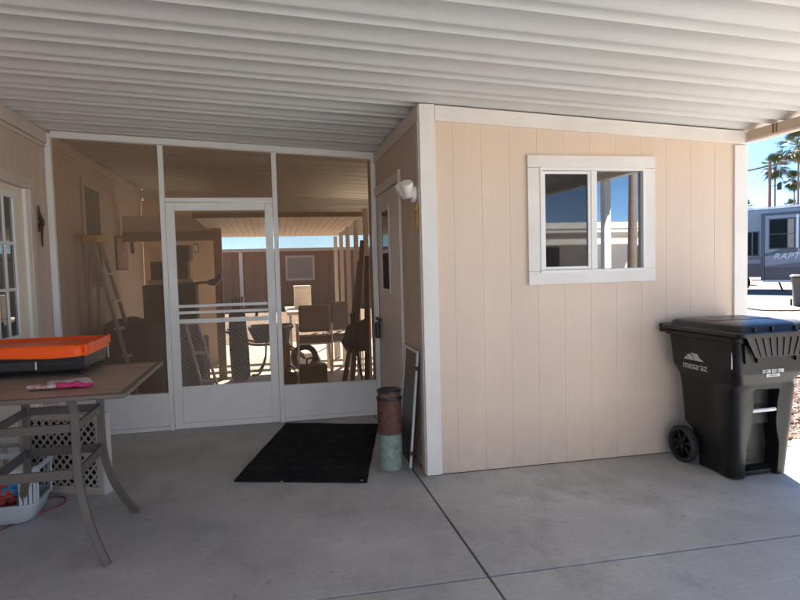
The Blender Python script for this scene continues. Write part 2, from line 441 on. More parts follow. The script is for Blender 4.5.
def text_mb(body, size, mtx, depth=0.0015, shear=0.0, spacing=1.0):
    cu = bpy.data.curves.new('lettering', 'FONT'); cu.body = body; cu.size = size; cu.extrude = depth
    cu.shear = shear; cu.space_character = spacing; cu.align_x = 'CENTER'; cu.align_y = 'CENTER'; cu.resolution_u = 4
    to = bpy.data.objects.new('lettering', cu); COL.objects.link(to)
    dg = bpy.context.evaluated_depsgraph_get()
    me = bpy.data.meshes.new_from_object(to.evaluated_get(dg))
    mb = MB(); mb.bm.from_mesh(me); bmesh.ops.transform(mb.bm, matrix=mtx, verts=mb.bm.verts[:])
    bpy.data.objects.remove(to); bpy.data.curves.remove(cu); bpy.data.meshes.remove(me)
    return mb

def frame_mtx(origin, xdir, ydir):
    x = V(xdir).normalized(); y = V(ydir).normalized(); z = x.cross(y)
    m = Matrix((x, y, z)).transposed().to_4x4(); m.translation = V(origin); return m

# ------------------------------------------------------------------ geometry constants
XS, YS = 1.007, 4.06            # storage shed corner
YW = 5.886                      # screen wall plane
XL = -1.86                      # house wall plane
XR = 3.50                       # shed right side
def roof_z(x): return 2.518 - .054*(x - 1.007)

# ------------------------------------------------------------------ ground and setting
g = MB()
g.face((-400,-400,-.06), (400,-400,-.06), (400,500,-.06), (-400,500,-.06))
struct('ground', g, M['gravel'])

cj = .006
XJ, YJ = .935, 2.655
fl = MB()
for x0, x1, y0, y1 in ((-2.2, XJ-cj, -6, YJ-cj), (XJ+cj, 5.2, -6, YJ-cj), (-2.2, XJ-cj, YJ+cj, 5.92), (XJ+cj, 3.519, YJ+cj, YS-.004), (3.521, 5.2, YJ+cj, 3.92), (XJ+cj, 1.02, YS-.004, 5.92)):
    fl.box(x0, x1, y0, y1, -.12, 0)
o = struct('carport_floor', fl, M['concrete']); 
b = o.modifiers.new('edge', 'BEVEL'); b.width = .004; b.segments = 2; b.limit_method = 'ANGLE'
struct('slab_joint_bed', MB().face((-2.2,-6,-.022), (5.19,-6,-.022), (5.19,3.9,-.022), (-2.2,3.9,-.022)).face((.9,4.051,-.022), (1.0,4.051,-.022), (1.0,5.9,-.022), (.9,5.9,-.022)), M['dark'])
struct('patio_floor', MB().box(-2.2, 3.3, 5.935, 12.2, -.12, -.003), M['concrete_in'])

# pale hairline cracks are part of the slab: a thin crack line
def crack():
    mb = MB(); pts = [(1.36, 3.30), (1.40, 3.22), (1.43, 3.17), (1.49, 3.13), (1.55, 3.115), (1.60, 3.11)]
    for (a, b2) in zip(pts[:-1], pts[1:]):
        d = V((b2[0]-a[0], b2[1]-a[1], 0)).normalized(); n = V((-d.y, d.x, 0))*.0012
        A, B = V((a[0], a[1], .0015)), V((b2[0], b2[1], .0015))
        mb.face(A-n, B-n, B+n, A+n)
    return mb
struct('floor_crack', crack(), M['cushion_grey'])

# road, kerb and far verge beyond the gravel yard (run roughly across the line of sight)
du = V((.731, -.682, 0)); dn = V((.682, .731, 0))
def strip(d0, d1, s0, s1, z):
    return [(du*s + dn*d + V((0,0,z)))[:] for s, d in ((s0,d0),(s1,d0),(s1,d1),(s0,d1))]
kb = MB()
pl = [V((13.2,15.3,0)), V((13.0,14.4,0)), V((13.6,14.0,0)), V((14.5,13.9,0)), V((15.6,13.2,0)), V((21,8.5,0)), V((23.3,11.0,0)), V((15.9,17.3,0)), V((8.5,24.2,0)), V((6.5,22.0,0))]
kb.prism([(p.x, p.y) for p in pl], -.09, -.02)
struct('driveway_pad', kb, M['pad'])
rd = MB(); a = [V((8.6,24.3)), V((16,17.4)), V((23.4,11.1)), V((70,-34)), V((78,-28)), V((31,14.5)), V((22.0,22.3)), V((14.5,30)), V((-10,60)), V((-20,52))]
rd.prism([(p.x, p.y) for p in a], -.09, -.03)
struct('road', rd, M['asphalt'])

# loose stones close to the slab, one uncountable spread
st = MB()
def stone(mb, x, y, r):
    q = Matrix.Rotation(random.uniform(0, 6.3), 3, 'Z') @ Matrix.Rotation(random.uniform(-.5, .5), 3, 'X')
    k = (r*random.uniform(.8, 1.3), r*random.uniform(.7, 1.1), r*random.uniform(.45, .8))
    P = [(1,0,0),(-1,0,0),(0,1,0),(0,-1,0),(0,0,1),(0,0,-1)]
    vs = [mb.bm.verts.new(q @ V((p[0]*k[0]*random.uniform(.8,1.2), p[1]*k[1], p[2]*k[2])) + V((x, y, -.055+k[2]*.4))) for p in P]
    for f in ((0,2,4),(2,1,4),(1,3,4),(3,0,4),(2,0,5),(1,2,5),(3,1,5),(0,3,5)): mb.bm.faces.new([vs[i] for i in f])
for i in range(9000):
    t = random.random()**1.5
    d = 4.9 + t*12
    ang = R(random.uniform(36.5, 51))
    x, y = d*math.sin(ang), d*math.cos(ang)
    if y < 3.96 and x < 5.25: continue
    if x < 3.56 and y < 6.4: continue
    if x > 13 and y > 13.5: continue
    stone(st, x, y, random.uniform(.016, .04))
o = obj('gravel', st, M['stone']); tag(o, 'pinkish loose desert gravel covering the yard beside the shed', 'gravel', kind='stuff')
# larger pieces at the slab edge
for i, (x, y, r, m, lab) in enumerate(((3.86, 4.01, .06, 'rock', 'brown rock lying at the gravel edge just behind the black bin'),
        (4.02, 4.03, .07, 'rock_white', 'pale concrete chunk lying at the gravel edge right of the black bin'),
        (3.93, 4.40, .06, 'rock', 'reddish rock half sunk in gravel farther from the slab'))):
    mb = MB(); bmesh.ops.create_icosphere(mb.bm, subdivisions=2, radius=1)
    for v in mb.bm.verts:
        f = 1 + random.uniform(-.18, .18); v.co = V((v.co.x*r*1.7*f, v.co.y*r*f, v.co.z*r*.55*f))
    o = obj('rock', mb, M[m], smooth=30); o.location = (x, y, -.03); o.rotation_euler = (0, 0, random.uniform(-.5, .5)); tag(o, lab, 'rock')

# ------------------------------------------------------------------ carport roof
PER, PH = .327, 3.076
PROF = [(0, 0), (.003, .034), (.02, .036), (.18, .034), (.25, .026), (.29, .012), (.314, .0015), (.319, .0), (.322, .046), (.34, .048), (.60, .046), (.73, .040), (.83, .029), (.90, .016), (.955, .004), (.985, 0)]
def roof_mesh(x0, x1, y0, y1, off=0.0):
    mb = MB(); ys = []
    k0 = math.floor((y0-PH)/PER) - 1
    for k in range(k0, k0 + int((y1-y0)/PER) + 3):
        for t, z in PROF:
            y = PH + (k+t)*PER
            if y0 <= y <= y1: ys.append((y, z))
    xs = [x0 + (x1-x0)*i/12 for i in range(13)]
    vs = [[mb.bm.verts.new((x, y, roof_z(x)+z+off)) for y, z in ys] for x in xs]
    for i in range(12):
        for j in range(len(ys)-1): mb.bm.faces.new((vs[i][j], vs[i+1][j], vs[i+1][j+1], vs[i][j+1]))
    return mb
rf = thing('carport_roof', 'off white ribbed metal carport roof sloping down from the house over the shed', 'roof', (.9, 1, 2.4))
obj('roof_sheet', roof_mesh(XL-.30, 3.72, -.9, 10.0), M['roof'], rf, smooth=50)
top = MB(); top.face((XL-.30, -.9, roof_z(XL)+.13), (3.72, -.9, roof_z(3.72)+.11), (3.72, 10.0, roof_z(3.72)+.11), (XL-.30, 10.0, roof_z(XL)+.13))
obj('roof_cover', top, M['roof'], rf)
eb = MB(); eb.box(3.50, 3.57, -.85, YS-.02, 2.306, 2.374); obj('eave_beam', eb, M['beam'], rf, bev=.004)
obj('beam_lip', MB().box(3.485, 3.555, -.85, YS-.02, 2.288, 2.304), M['beam_edge'], rf, bev=.003)
eb = MB(); eb.box(3.50, 3.57, YS+.02, 10.3, 2.306, 2.374)
obj('eave_beam', eb, M['beam'], rf, bev=.004)
br = MB()
for y in (3.76, 3.79, 2.6, 1.4): br.box(3.494, 3.499, y, y+.007, 2.31, 2.372)
loose('bracket', br, M['wood'], rf)
for yy in (2.05, -.75):
    mb = MB(); mb.box(3.485, 3.565, yy-.04, yy+.04, 0, 2.285); obj('post', mb, M['alu_white'], rf, bev=.005)

# ------------------------------------------------------------------ house on the left
hs = thing('mobile_home', 'tan grooved house side wall on the left with white top trim and cream door', 'house', (XL-.1, 3, 0))
def groove_wall(axis, fixed, a0, a1, z0, ztop, first, step, depth=.0022, gw=.006, sgn=-1):
    """siding sheet with real grooves; axis 'x' runs along X at Y=fixed facing -Y, axis 'y' runs along Y at X=fixed facing sgn*X"""
    mb = MB(); st = [a0]
    k = first
    while k < a0 + .01: k += step
    pts = [(a0, 0)]
    while k < a1 - .01:
        pts += [(k-gw/2, 0), (k-gw/2+.0022, depth), (k+gw/2-.0022, depth), (k+gw/2, 0)]; k += step
    pts.append((a1, 0))
    def P(a, d, z): return (a, fixed + d, z) if axis == 'x' else (fixed - sgn*d, a, z)
    for (a, d), (b2, e) in zip(pts[:-1], pts[1:]):
        mb.face(P(a, d, z0), P(b2, e, z0), P(b2, e, ztop(b2)), P(a, d, ztop(a)))
    return mb
DY0, DY1, DZ = 4.55, 5.42, 2.12           # house door opening
rz = roof_z(XL)
rw = rz + .10
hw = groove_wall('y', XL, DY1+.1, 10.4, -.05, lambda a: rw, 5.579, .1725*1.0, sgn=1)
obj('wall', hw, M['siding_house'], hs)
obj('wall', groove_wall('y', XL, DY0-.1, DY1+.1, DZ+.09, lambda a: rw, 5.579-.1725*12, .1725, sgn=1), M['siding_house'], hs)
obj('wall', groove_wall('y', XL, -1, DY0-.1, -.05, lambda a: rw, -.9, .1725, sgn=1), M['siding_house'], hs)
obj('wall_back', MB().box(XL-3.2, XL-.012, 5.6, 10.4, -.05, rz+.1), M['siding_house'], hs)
obj('top_trim', MB().box(XL+.001, XL+.03, -1, 10.4, rz-.115, rz-.012), M['trim_tan'], hs, bev=.003)
obj('cove_strip', MB().box(XL+.001, XL+.018, -1, 10.4, rz-.15, rz-.118), M['trim_tan'], hs, bev=.003)
hd = obj('door', MB().box(XL-.06, XL-.015, DY0, DY1, .02, DZ), M['door_cream'], hs, bev=.003)
LX = XL-.0145; LY0, LY1, LZ0, LZ1 = 4.62, 5.13, 1.0, 2.02
lf = MB()
for y0, y1, z0, z1 in ((LY0-.05, LY0, LZ0-.05, LZ1+.05), (LY1, LY1+.05, LZ0-.05, LZ1+.05), (LY0, LY1, LZ1, LZ1+.05), (LY0, LY1, LZ0-.05, LZ0)): lf.box(LX, LX+.018, y0, y1, z0, z1)
obj('lite_frame', lf, M['vinyl'], hd, bev=.004)
obj('pane', MB().box(LX, LX+.004, LY0, LY1, LZ0, LZ1), M['pane_house'], hd)
mu = MB()
for k in (1, 2):
    y = LY0 + (LY1-LY0)*k/3; mu.box(LX+.0045, LX+.014, y-.011, y+.011, LZ0, LZ1)
for k in (1, 2):
    z = LZ0 + (LZ1-LZ0)*k/3
    for q in range(3): mu.box(LX+.0045, LX+.0135, LY0+(LY1-LY0)*q/3+(.0115 if q else 0), LY0+(LY1-LY0)*(q+1)/3-(.0115 if q < 2 else 0), z-.011, z+.011)
obj('muntin', mu, M['vinyl'], hd)
cs = MB()
cs.box(XL-.06, XL+.022, DY1+.002, DY1+.085, 0, DZ+.003); cs.box(XL-.06, XL+.022, DY0-.085, DY0-.002, 0, DZ+.003); cs.box(XL-.06, XL+.024, DY0-.095, DY1+.095, DZ+.005, DZ+.09)
loose('door_casing', cs, M['trim_tan'], hs, bev=.005)
cs = MB(); cs.box(XL-.05, XL+.008, DY1-.055, DY1-.001, .02, DZ-.002)
obj('door_stop', cs, M['vinyl'], hs, bev=.003)
ow = obj('window', MB().box(XL+.001, XL+.02, 6.85, 7.55, 1.2, 2.42), M['trim_tan'], hs, bev=.004)
obj('pane', MB().box(XL+.0205, XL+.024, 6.93, 7.47, 1.3, 2.34), M['pane_house'], ow)

# hummingbird-like dark ornament by the door
om = MB()
def blob(mb, c, r, seg=2):
    t = MB(); bmesh.ops.create_icosphere(t.bm, subdivisions=seg, radius=1)
    me = bpy.data.meshes.new('t'); bmesh.ops.transform(t.bm, matrix=Matrix.Translation(c) @ Matrix.Diagonal((*r, 1)), verts=t.bm.verts[:])
    t.bm.to_mesh(me); t.bm.free(); mb.bm.from_mesh(me); bpy.data.meshes.remove(me)
ox = XL+.012
om.prism3([(ox, 5.60, 2.01), (ox, 5.635, 1.95), (ox, 5.70, 1.90), (ox, 5.715, 1.86), (ox, 5.67, 1.835), (ox, 5.64, 1.86), (ox, 5.61, 1.90)], (.012, 0, 0))
om.prism3([(ox, 5.655, 1.834), (ox, 5.685, 1.838), (ox, 5.665, 1.76), (ox, 5.655, 1.67), (ox, 5.635, 1.74)], (.010, 0, 0))
om.prism3([(ox, 5.625, 1.865), (ox, 5.59, 1.85), (ox, 5.60, 1.79), (ox, 5.635, 1.83)], (.014, 0, 0))
tag(obj('wall_ornament', om, M['bronze'], bev=.003), 'small dark bird shaped ornament hung on the tan wall beside the cream door', 'ornament')

# ------------------------------------------------------------------ screen wall with door
sw = thing('screen_wall', 'white framed porch screen wall with bronze mesh bays between house and shed', 'screen wall', (-.4, YW, 0))
def rt(x): return roof_z(x) - .004
def fbox(nm, x0, x1, z0, z1, d0=-.025, d1=.03, m='alu_white', par=sw, bev=.003): return obj(nm, MB().box(x0, x1, YW+d0, YW+d1, z0, z1), M[m], par, bev=bev)
hd_ = MB()
hd_.prism3([(XL+.055, YW-.03, rt(XL)-.055), (XS-.001, YW-.03, rt(XS)-.055), (XS-.001, YW-.03, rt(XS)), (XL+.055, YW-.03, rt(XL))], (0, .065, 0))
obj('header', hd_, M['alu_white'], sw, bev=.003)
fbox('post', XL+.002, XL+.053, 0, rt(XL)-.02, -.033, .035)
def post(x0, x1, z0=0.0): 
    xm = (x0+x1)/2; return fbox('post', x0, x1, z0, rt(xm)-.057)
post(-.945, -.902); post(.040, .083); post(XS-.045, XS-.002)
# kick panels and sills
def kick(x0, x1):
    fbox('sill_rail', x0, x1, .315, .345)
    fbox('bottom_rail', x0, x1, .004, .04)
    k = fbox('kick_panel', x0, x1, .042, .313, -.004, .008, bev=0)
    e = MB()
    for a, b2, c, d in ((x0+.05, x1-.05, .268, .276), (x0+.05, x1-.05, .062, .070)): e.box(a, b2, YW-.008, YW-.0045, c, d)
    for xx in (x0+.05, x1-.058): e.box(xx, xx+.008, YW-.008, YW-.0045, .072, .266)
    obj('panel_bead', e, M['alu_white'], k)
kick(XL+.055, -.947); kick(.085, XS-.047)
def mesh(nm, x0, x1, z0, z1, m='screen', par=sw, d=.006, topfn=None):
    mb = MB(); zz0 = topfn(x0) if topfn else z1; zz1 = topfn(x1) if topfn else z1
    mb.face((x0, YW+d, z0), (x1, YW+d, z0), (x1, YW+d, zz1), (x0, YW+d, zz0)); return obj(nm, mb, M[m], par)
th = lambda x: rt(x)-.056
mesh('screen_mesh', XL+.054, -.946, .346, 0, topfn=th); mesh('screen_mesh', .084, XS-.046, .346, 0, 'screen_clear', topfn=th)
fbox('door_header', -.900, .038, 2.060, 2.098)
mesh('screen_mesh', -.901, .039, 2.099, 0, 'screen_clear', topfn=th)
# the door
sd = obj('screen_door', None or MB().box(-.898, -.825, YW-.035, YW-.002, .012, 2.052), M['alu_white'], sw, bev=.004)
sd['label'] = 'white aluminium screen door with push bars and diamond grille'
def dbox(nm, x0, x1, z0, z1, d0=-.035, d1=-.002, m='alu_white', bev=.003): return obj(nm, MB().box(x0, x1, YW+d0, YW+d1, z0, z1), M[m], sd, bev=bev)
dbox('stile', -.036, .036, .012, 2.052)
dbox('top_rail', -.824, -.037, 1.982, 2.052); dbox('bottom_rail', -.824, -.037, .012, .062)
dbox('lock_rail', -.824, -.037, .968, 1.008)
for z in (1.125, 1.066): dbox('push_bar', -.824, -.037, z-.013, z+.013, -.030, -.008)
dbox('kick_panel', -.824, -.037, .064, .362, -.020, -.012, bev=0)
dbox('kick_rail', -.824, -.037, .364, .396)
e = MB(); e.box(-.78, -.08, YW-.024, YW-.0205, .098, .106); e.box(-.78, -.08, YW-.024, YW-.0205, .325, .333)
obj('panel_bead', e, M['alu_white'], sd)
mesh('door_mesh', -.824, -.037, 1.009, 1.981, 'screen_door', sd, -.010)
mesh('door_mesh', -.824, -.037, .397, .967, 'screen_door', sd, -.008)
gr = MB(); nx = 34; dx = (.787)/nx; rows = 30; dz = .57/rows
for r in range(rows):
    for s2 in (0, 1):
        pts = []
        for k in range(nx+1):
            up = ((k + s2) % 2)
            pts.append(V((-.824+k*dx, YW-.014, .397+(r+(.5 if up else 0)+ .5*0)*dz + (dz*.25) + (0 if s2 == 0 else 0))))
        if s2 == 1: continue
        for a, b2 in zip(pts[:-1], pts[1:]):
            w = V((0, 0, .0009)); gr.face(a-w, b2-w, b2+w, a+w)
    # mirrored zigzag closes the diamonds
    pts = [V((-.824+k*dx, YW-.014, .397+(r+1-(.5 if k % 2 else 0))*dz+dz*.25)) for k in range(nx+1)]
    if r < rows-1:
        for a, b2 in zip(pts[:-1], pts[1:]):
            w = V((0, 0, .0009)); gr.face(a-w, b2-w, b2+w, a+w)
obj('grille', gr, M['fibre'], sd)
hn = MB(); hn.box(.000, .020, YW-.043, YW-.0355, .955, 1.09); hn.box(.004, .016, YW-.062, YW-.0435, .985, 1.06)
obj('handle', hn, M['alu_white'], sd, bev=.004)
hg = MB()
for z in (.2, 1.15, 1.85): hg.lathe([(.007, -.04), (.007, .04)], (-.9, YW-.036, z), 8)
loose('hinge', hg, M['alu_white'], sd)

# ------------------------------------------------------------------ storage shed
sh = thing('storage_shed', 'tan grooved plywood storage shed with white trim and sliding window under the carport roof', 'shed', (2.2, 5.1, 0))
zt = lambda x: roof_z(x) - .008
g0 = 1.226
WX0, WX1, WZ0, WZ1 = 1.755, 2.735, 1.285, 2.180      # window casing outer
# front wall built around the window opening
GX0, GX1, GZ0, GZ1 = 1.865, 2.635, 1.385, 2.075      # glass opening
step = .2015
obj('wall', groove_wall('x', YS, XS+.004, GX0-.02, .003, zt, g0, step), M['siding'], sh)
obj('wall', groove_wall('x', YS, GX1+.02, XR-.004, .003, zt, g0+step*7-step*0, step), M['siding'], sh)
def part_wall(a0, a1, z0, zf): return groove_wall('x', YS, a0, a1, z0, zf, g0, step)
obj('wall', part_wall(GX0-.02, GX1+.02, .003, lambda a: GZ0-.02), M['siding'], sh)
obj('wall', part_wall(GX0-.02, GX1+.02, GZ1+.02, zt), M['siding'], sh)
# trims (20 mm proud)
tm = MB(); tm.box(XS-.012, XS+.095, YS-.022, YS-.001, .006, zt(XS)-.002); obj('corner_trim', tm, M['trim'], sh, bev=.003)
tm = MB(); tm.prism3([(XS+.097, YS-.022, zt(XS+.1)-.105), (XR-.002, YS-.022, zt(XR)-.098), (XR-.002, YS-.022, zt(XR)-.002), (XS+.097, YS-.022, zt(XS+.1)-.002)], (0, .021, 0)); obj('top_trim', tm, M['trim_h'], sh, bev=.003)
tm = MB(); tm.box(XR-.100, XR+.012, YS-.020, YS-.001, .006, zt(XR)-.102); obj('corner_trim', tm, M['trim'], sh, bev=.003)
obj('shed_end_wall', groove_wall('y', XR, YS, 6.3, .0, lambda a: zt(XR), YS+.1, .2, sgn=1), M['siding'], sh)
# side wall with door facing the porch
SY0, SY1, SDZ = 4.79, 5.80, 2.10
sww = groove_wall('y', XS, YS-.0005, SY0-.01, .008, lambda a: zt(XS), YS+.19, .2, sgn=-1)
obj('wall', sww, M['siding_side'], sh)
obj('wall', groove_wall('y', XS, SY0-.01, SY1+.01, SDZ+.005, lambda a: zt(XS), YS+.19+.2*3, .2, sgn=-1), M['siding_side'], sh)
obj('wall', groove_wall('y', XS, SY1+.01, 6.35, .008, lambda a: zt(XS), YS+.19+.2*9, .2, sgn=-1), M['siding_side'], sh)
obj('back_wall', MB().box(XS+.001, XR, 6.3, 6.34, 0, zt(XR)), M['siding_side'], sh)
obj('top_trim', MB().box(XS-.020, XS-.001, YS+.0, YW-.04, zt(XS)-.105, zt(XS)-.002), M['trim_tan'], sh, bev=.003)
obj('corner_trim', MB().box(XS-.020, XS-.001, YS+.001, YS+.06, .006, zt(XS)-.107), M['trim_tan'], sh, bev=.003)
dr = obj('door', MB().box(XS-.004, XS+.035, SY0+.005, SY1-.005, .02, SDZ-.005), M['door_shed'], sh, bev=.002)
cs = MB()
cs.box(XS-.024, XS-.001, SY0-.075, SY0-.001, .006, SDZ+.085); cs.box(XS-.022, XS-.001, SY0+.001, SY1+.06, SDZ, SDZ+.075)
loose('door_casing', cs, M['door_shed'], sh, bev=.004)
lf = MB(); q0, q1, z0, z1 = 5.22, 5.56, 1.24, 1.92
for y0, y1, a, b2 in ((q0-.035, q0, z0-.035, z1+.035), (q1, q1+.035, z0-.035, z1+.035), (q0, q1, z1, z1+.035), (q0, q1, z0-.035, z0), (q0, q1, 1.555, 1.585)): lf.box(XS-.018, XS-.0045, y0, y1, a, b2)
obj('lite_frame', lf, M['door_shed'], dr, bev=.003)
obj('pane', MB().box(XS-.010, XS-.006, q0, q1, z0, 1.554), M['pane_dark'], dr)
obj('pane', MB().box(XS-.010, XS-.006, q0, q1, 1.586, z1), M['pane_house'], dr)
lv = MB(); lv.box(XS-.030, XS-.0045, 5.715, 5.775, .915, .955); lv.lathe([(.012, 0), (.012, .03)], (XS-.045, 5.745, .935), 12)
obj('latch', lv, M['black_steel'], dr, bev=.003)
lb = MB(); lb.box(XS-.062, XS-.020, 5.705, 5.785, .765, .915)
tag(obj('lock_box', lb, M['navy'], bev=.012, seg=3), 'dark navy lock box hanging from the latch of the taupe shed door', 'lock box')
# window
wn = obj('window', MB().box(GX0-.018, GX1+.018, YS+.005, YS+.05, GZ0-.018, GZ0-.002), M['vinyl'], sh)
def wb(nm, x0, x1, z0, z1, d0, d1, m='vinyl', bev=.002): return obj(nm, MB().box(x0, x1, YS+d0, YS+d1, z0, z1), M[m], wn, bev=bev)
fr = MB()
fr.box(GX0-.022, GX0, YS-.030, YS+.03, GZ0, GZ1); fr.box(GX1, GX1+.022, YS-.030, YS+.03, GZ0, GZ1); fr.box(GX0-.022, GX1+.022, YS-.030, YS+.03, GZ1+.0005, GZ1+.022); fr.box(GX0-.022, GX1+.022, YS-.034, YS+.03, GZ0-.024, GZ0-.0005)
obj('frame', fr, M['vinyl'], wn, bev=.003)
XM = (GX0+GX1)/2+.005
wb('meeting_rail', XM-.022, XM+.022, GZ0+.0005, GZ1-.0005, -.022, .02)
ss = MB()
for x0, x1, z0, z1 in ((GX0+.002, GX0+.022, GZ0+.002, GZ1-.002), (XM-.045, XM-.0225, GZ0+.002, GZ1-.002), (GX0+.0225, XM-.0455, GZ0+.002, GZ0+.022), (GX0+.0225, XM-.0455, GZ1-.022, GZ1-.002)): ss.box(x0, x1, YS-.016, YS+.012, z0, z1)
obj('sash', ss, M['vinyl'], wn, bev=.002)
wb('pane', GX0+.022, XM-.045, GZ0+.022, GZ1-.022, -.002, .004, 'pane_screened', 0)
wb('pane', XM+.022, GX1-.001, GZ0+.001, GZ1-.001, .004, .010, 'pane', 0)
wc = MB()
wc.box(WX0, GX0-.0225, YS-.024, YS-.001, WZ0+.095, WZ1-.085); wc.box(GX1+.0225, WX1, YS-.024, YS-.001, WZ0+.095, WZ1-.085)
loose('casing', wc, M['trim'], wn, bev=.003)
wc = MB(); wc.box(WX0-.001, WX1+.001, YS-.026, YS-.001, WZ1-.0835, WZ1); wc.box(WX0-.001, WX1+.001, YS-.027, YS-.001, WZ0, WZ0+.094)
loose('casing', wc, M['trim_h'], wn, bev=.003)
obj('sill_lip', MB().box(GX0-.03, GX1+.03, YS-.036, YS-.0275, GZ0-.022, GZ0-.012), M['vinyl'], wn)

# twin security light on the shed side near the corner
sl = thing('security_light', 'white twin head security light on the shed side wall near the corner', 'light', (XS-.02, 4.15, 1.92))
mb = MB(); mb.lathe([(.055, -.03), (.06, -.024), (.06, -.004), (.05, 0)], (XS-.0205, 4.16, 1.93), 20, 'x'); obj('base', mb, M['light_white'], sl, smooth=40)
for (hx, hy, hz, dx, dy, dz) in ((XS-.095, 4.20, 1.955, -.35, .55, .75), (XS-.085, 4.11, 1.955, -.25, -.55, .8)):
    d = V((dx, dy, dz)).normalized(); c = V((hx, hy, hz))
    mb = MB(); mb.tube([c-d*.055, c-d*.05, c-d*.01, c+d*.04, c+d*.052], [.022, .032, .038, .044, .040], 16); h = obj('lamp_head', mb, M['light_white'], sl, smooth=40)
    mb = MB(); mb.tube([(XS-.045, 4.155, 1.93), c-d*.045], .011, 8); obj('arm', mb, M['light_white'], h, smooth=60)
# yellow straw decoration just behind the corner
yd = MB(); 
for k, z in enumerate((1.835, 1.80, 1.765, 1.725, 1.70)): blob(yd, (XS-.030, 4.095+.008*math.sin(k*2), z), (.012, .022, .026))
for k in range(26):
    z = random.uniform(1.68, 1.85); a = random.uniform(0, 6.3); yd.bar((XS-.03, 4.095, z), (XS-.036+.012*math.cos(a), 4.095+.028*math.sin(a), z+random.uniform(-.03, .03)), .004, .004)
tag(obj('straw_decoration', yd, M['yellow'], smooth=60), 'mottled yellow straw decoration hanging on the shed side below the white light', 'decoration')

# ------------------------------------------------------------------ leaning screen, ash can, mat
ls = thing('leaning_screen', 'narrow black mesh screen panel in a pale metal frame leaning against the shed side', 'screen', (.93, 4.35, 0))
def lean(y, z): return V((.915 + .075*z/.85, y, z*.995))     # panel stands on floor, top against wall
PY0, PY1, PH_ = 4.215, 4.60, .845
for a, b2 in (((PY0, .012), (PY0, PH_)), ((PY1, .012), (PY1, PH_)), ((PY0+.011, .02), (PY1-.011, .02)), ((PY0+.011, PH_-.01), (PY1-.011, PH_-.01))):
    mb = MB(); mb.bar(lean(*a), lean(*b2), .020, .016, (1, 0, 0)); obj('frame', mb, M['grey_metal'], ls, bev=.002)
mb = MB(); mb.face(lean(PY0+.01, .03), lean(PY1-.01, .03), lean(PY1-.01, PH_-.02), lean(PY0+.01, PH_-.02)); obj('screen_mesh', mb, M['black_steel'], ls)
mb = MB()
for z in (.12, .72): mb.box(lean(PY0, z).x-.012, lean(PY0, z).x+.008, PY0-.02, PY0-.009, z-.015, z+.015)
loose('clip', mb, M['bronze'], ls)

ac = thing('ash_can', 'rusty cylinder ash can with faded teal bottom standing beside the mat', 'ash can', (.79, 4.29, 0), world=False)
mb = MB(); mb.lathe([(.078, 0), (.084, .006), (.084, .05), (.085, .15), (.084, .255), (.086, .262), (.085, .35), (.086, .44), (.084, .508)], seg=36); obj('body', mb, M['rust'], ac, smooth=35)
mb = MB(); mb.lathe([(.080, .500), (.090, .500), (.092, .510), (.090, .518), (.060, .519), (.055, .512)], seg=36); obj('rim', mb, M['black_steel'], ac, smooth=35)
mb = MB(); mb.lathe([(.066, .515), (.080, .519), (.081, .555)], seg=36); obj('neck', mb, M['rust'], ac, smooth=35)
mb = MB(); mb.lathe([(.083, .553), (.087, .557), (.087, .567), (.078, .572), (.04, .565), (.001, .562)], seg=36); obj('cap', mb, M['black_steel'], ac, smooth=35)

dm = MB()
c = [V((.085, 5.80, 0)), V((.905, 5.50, 0)), V((.575, 4.03, 0)), V((-.30, 4.30, 0))]
def matfn(u, v):
    a = c[3].lerp(c[2], u); b2 = c[0].lerp(c[1], u); p = a.lerp(b2, v)
    return V((p.x + .0015*math.sin(v*23), p.y + .0015*math.sin(u*19), .010 + .0025*math.sin(u*9+v*5)))
gv = dm.grid(matfn, 40, 40)
for i in range(40):
    for (p, q) in ((gv[i][0], gv[i+1][0]), (gv[i+1][40], gv[i][40]), (gv[0][i+1], gv[0][i]), (gv[40][i], gv[40][i+1])):
        a = dm.bm.verts.new((p.co.x, p.co.y, .0005)); b2 = dm.bm.verts.new((q.co.x, q.co.y, .0005)); dm.bm.faces.new((p, a, b2, q))
tag(obj('door_mat', dm, M['rubber_mat'], smooth=50), 'large black ribbed mat lying skewed on the concrete before the screen door', 'mat')
for (x, y) in ((.02, 4.185), (.545, 4.06)):
    mb = MB(); blob(mb, (0, 0, .006), (.008, .006, .004), 1)
    for v in mb.bm.verts: v.co += V((random.uniform(-.003, .003), random.uniform(-.003, .003), 0))
    o = obj('leaf_bit', mb, M['grey_cloth']); o.location = (x, y, .006); tag(o, 'tiny pale scrap lying on the front left edge of the black mat' if x < .3 else 'tiny pale scrap lying at the front right corner of the black mat', 'scrap')

# ------------------------------------------------------------------ patio table and what is on and under it
TZ = .88; TX0, TX1, TY0, TY1 = -1.69, -.69, 3.09, 4.13
tb = thing('patio_table', 'tall taupe metal patio table with wood grain top and curved legs', 'table', (-1.19, 3.6, 0))
obj('table_top', MB().box(TX0+.035, TX1-.035, TY0+.035, TY1-.035, TZ-.014, TZ-.002), M['tabletop'], tb, bev=.002)
fr = MB()
fr.box(TX0, TX1, TY0, TY0+.034, TZ-.024, TZ); fr.box(TX0, TX1, TY1-.034, TY1, TZ-.024, TZ); fr.box(TX0, TX0+.034, TY0+.0345, TY1-.0345, TZ-.024, TZ); fr.box(TX1-.034, TX1, TY0+.0345, TY1-.0345, TZ-.024, TZ)
obj('top_frame', fr, M['taupe'], tb, bev=.006, seg=3)
TC = V((-1.185, 3.58, 0))
leg_top, leg_mid, leg_foot = (.20, .245), (.20, .235), (.34, .345)
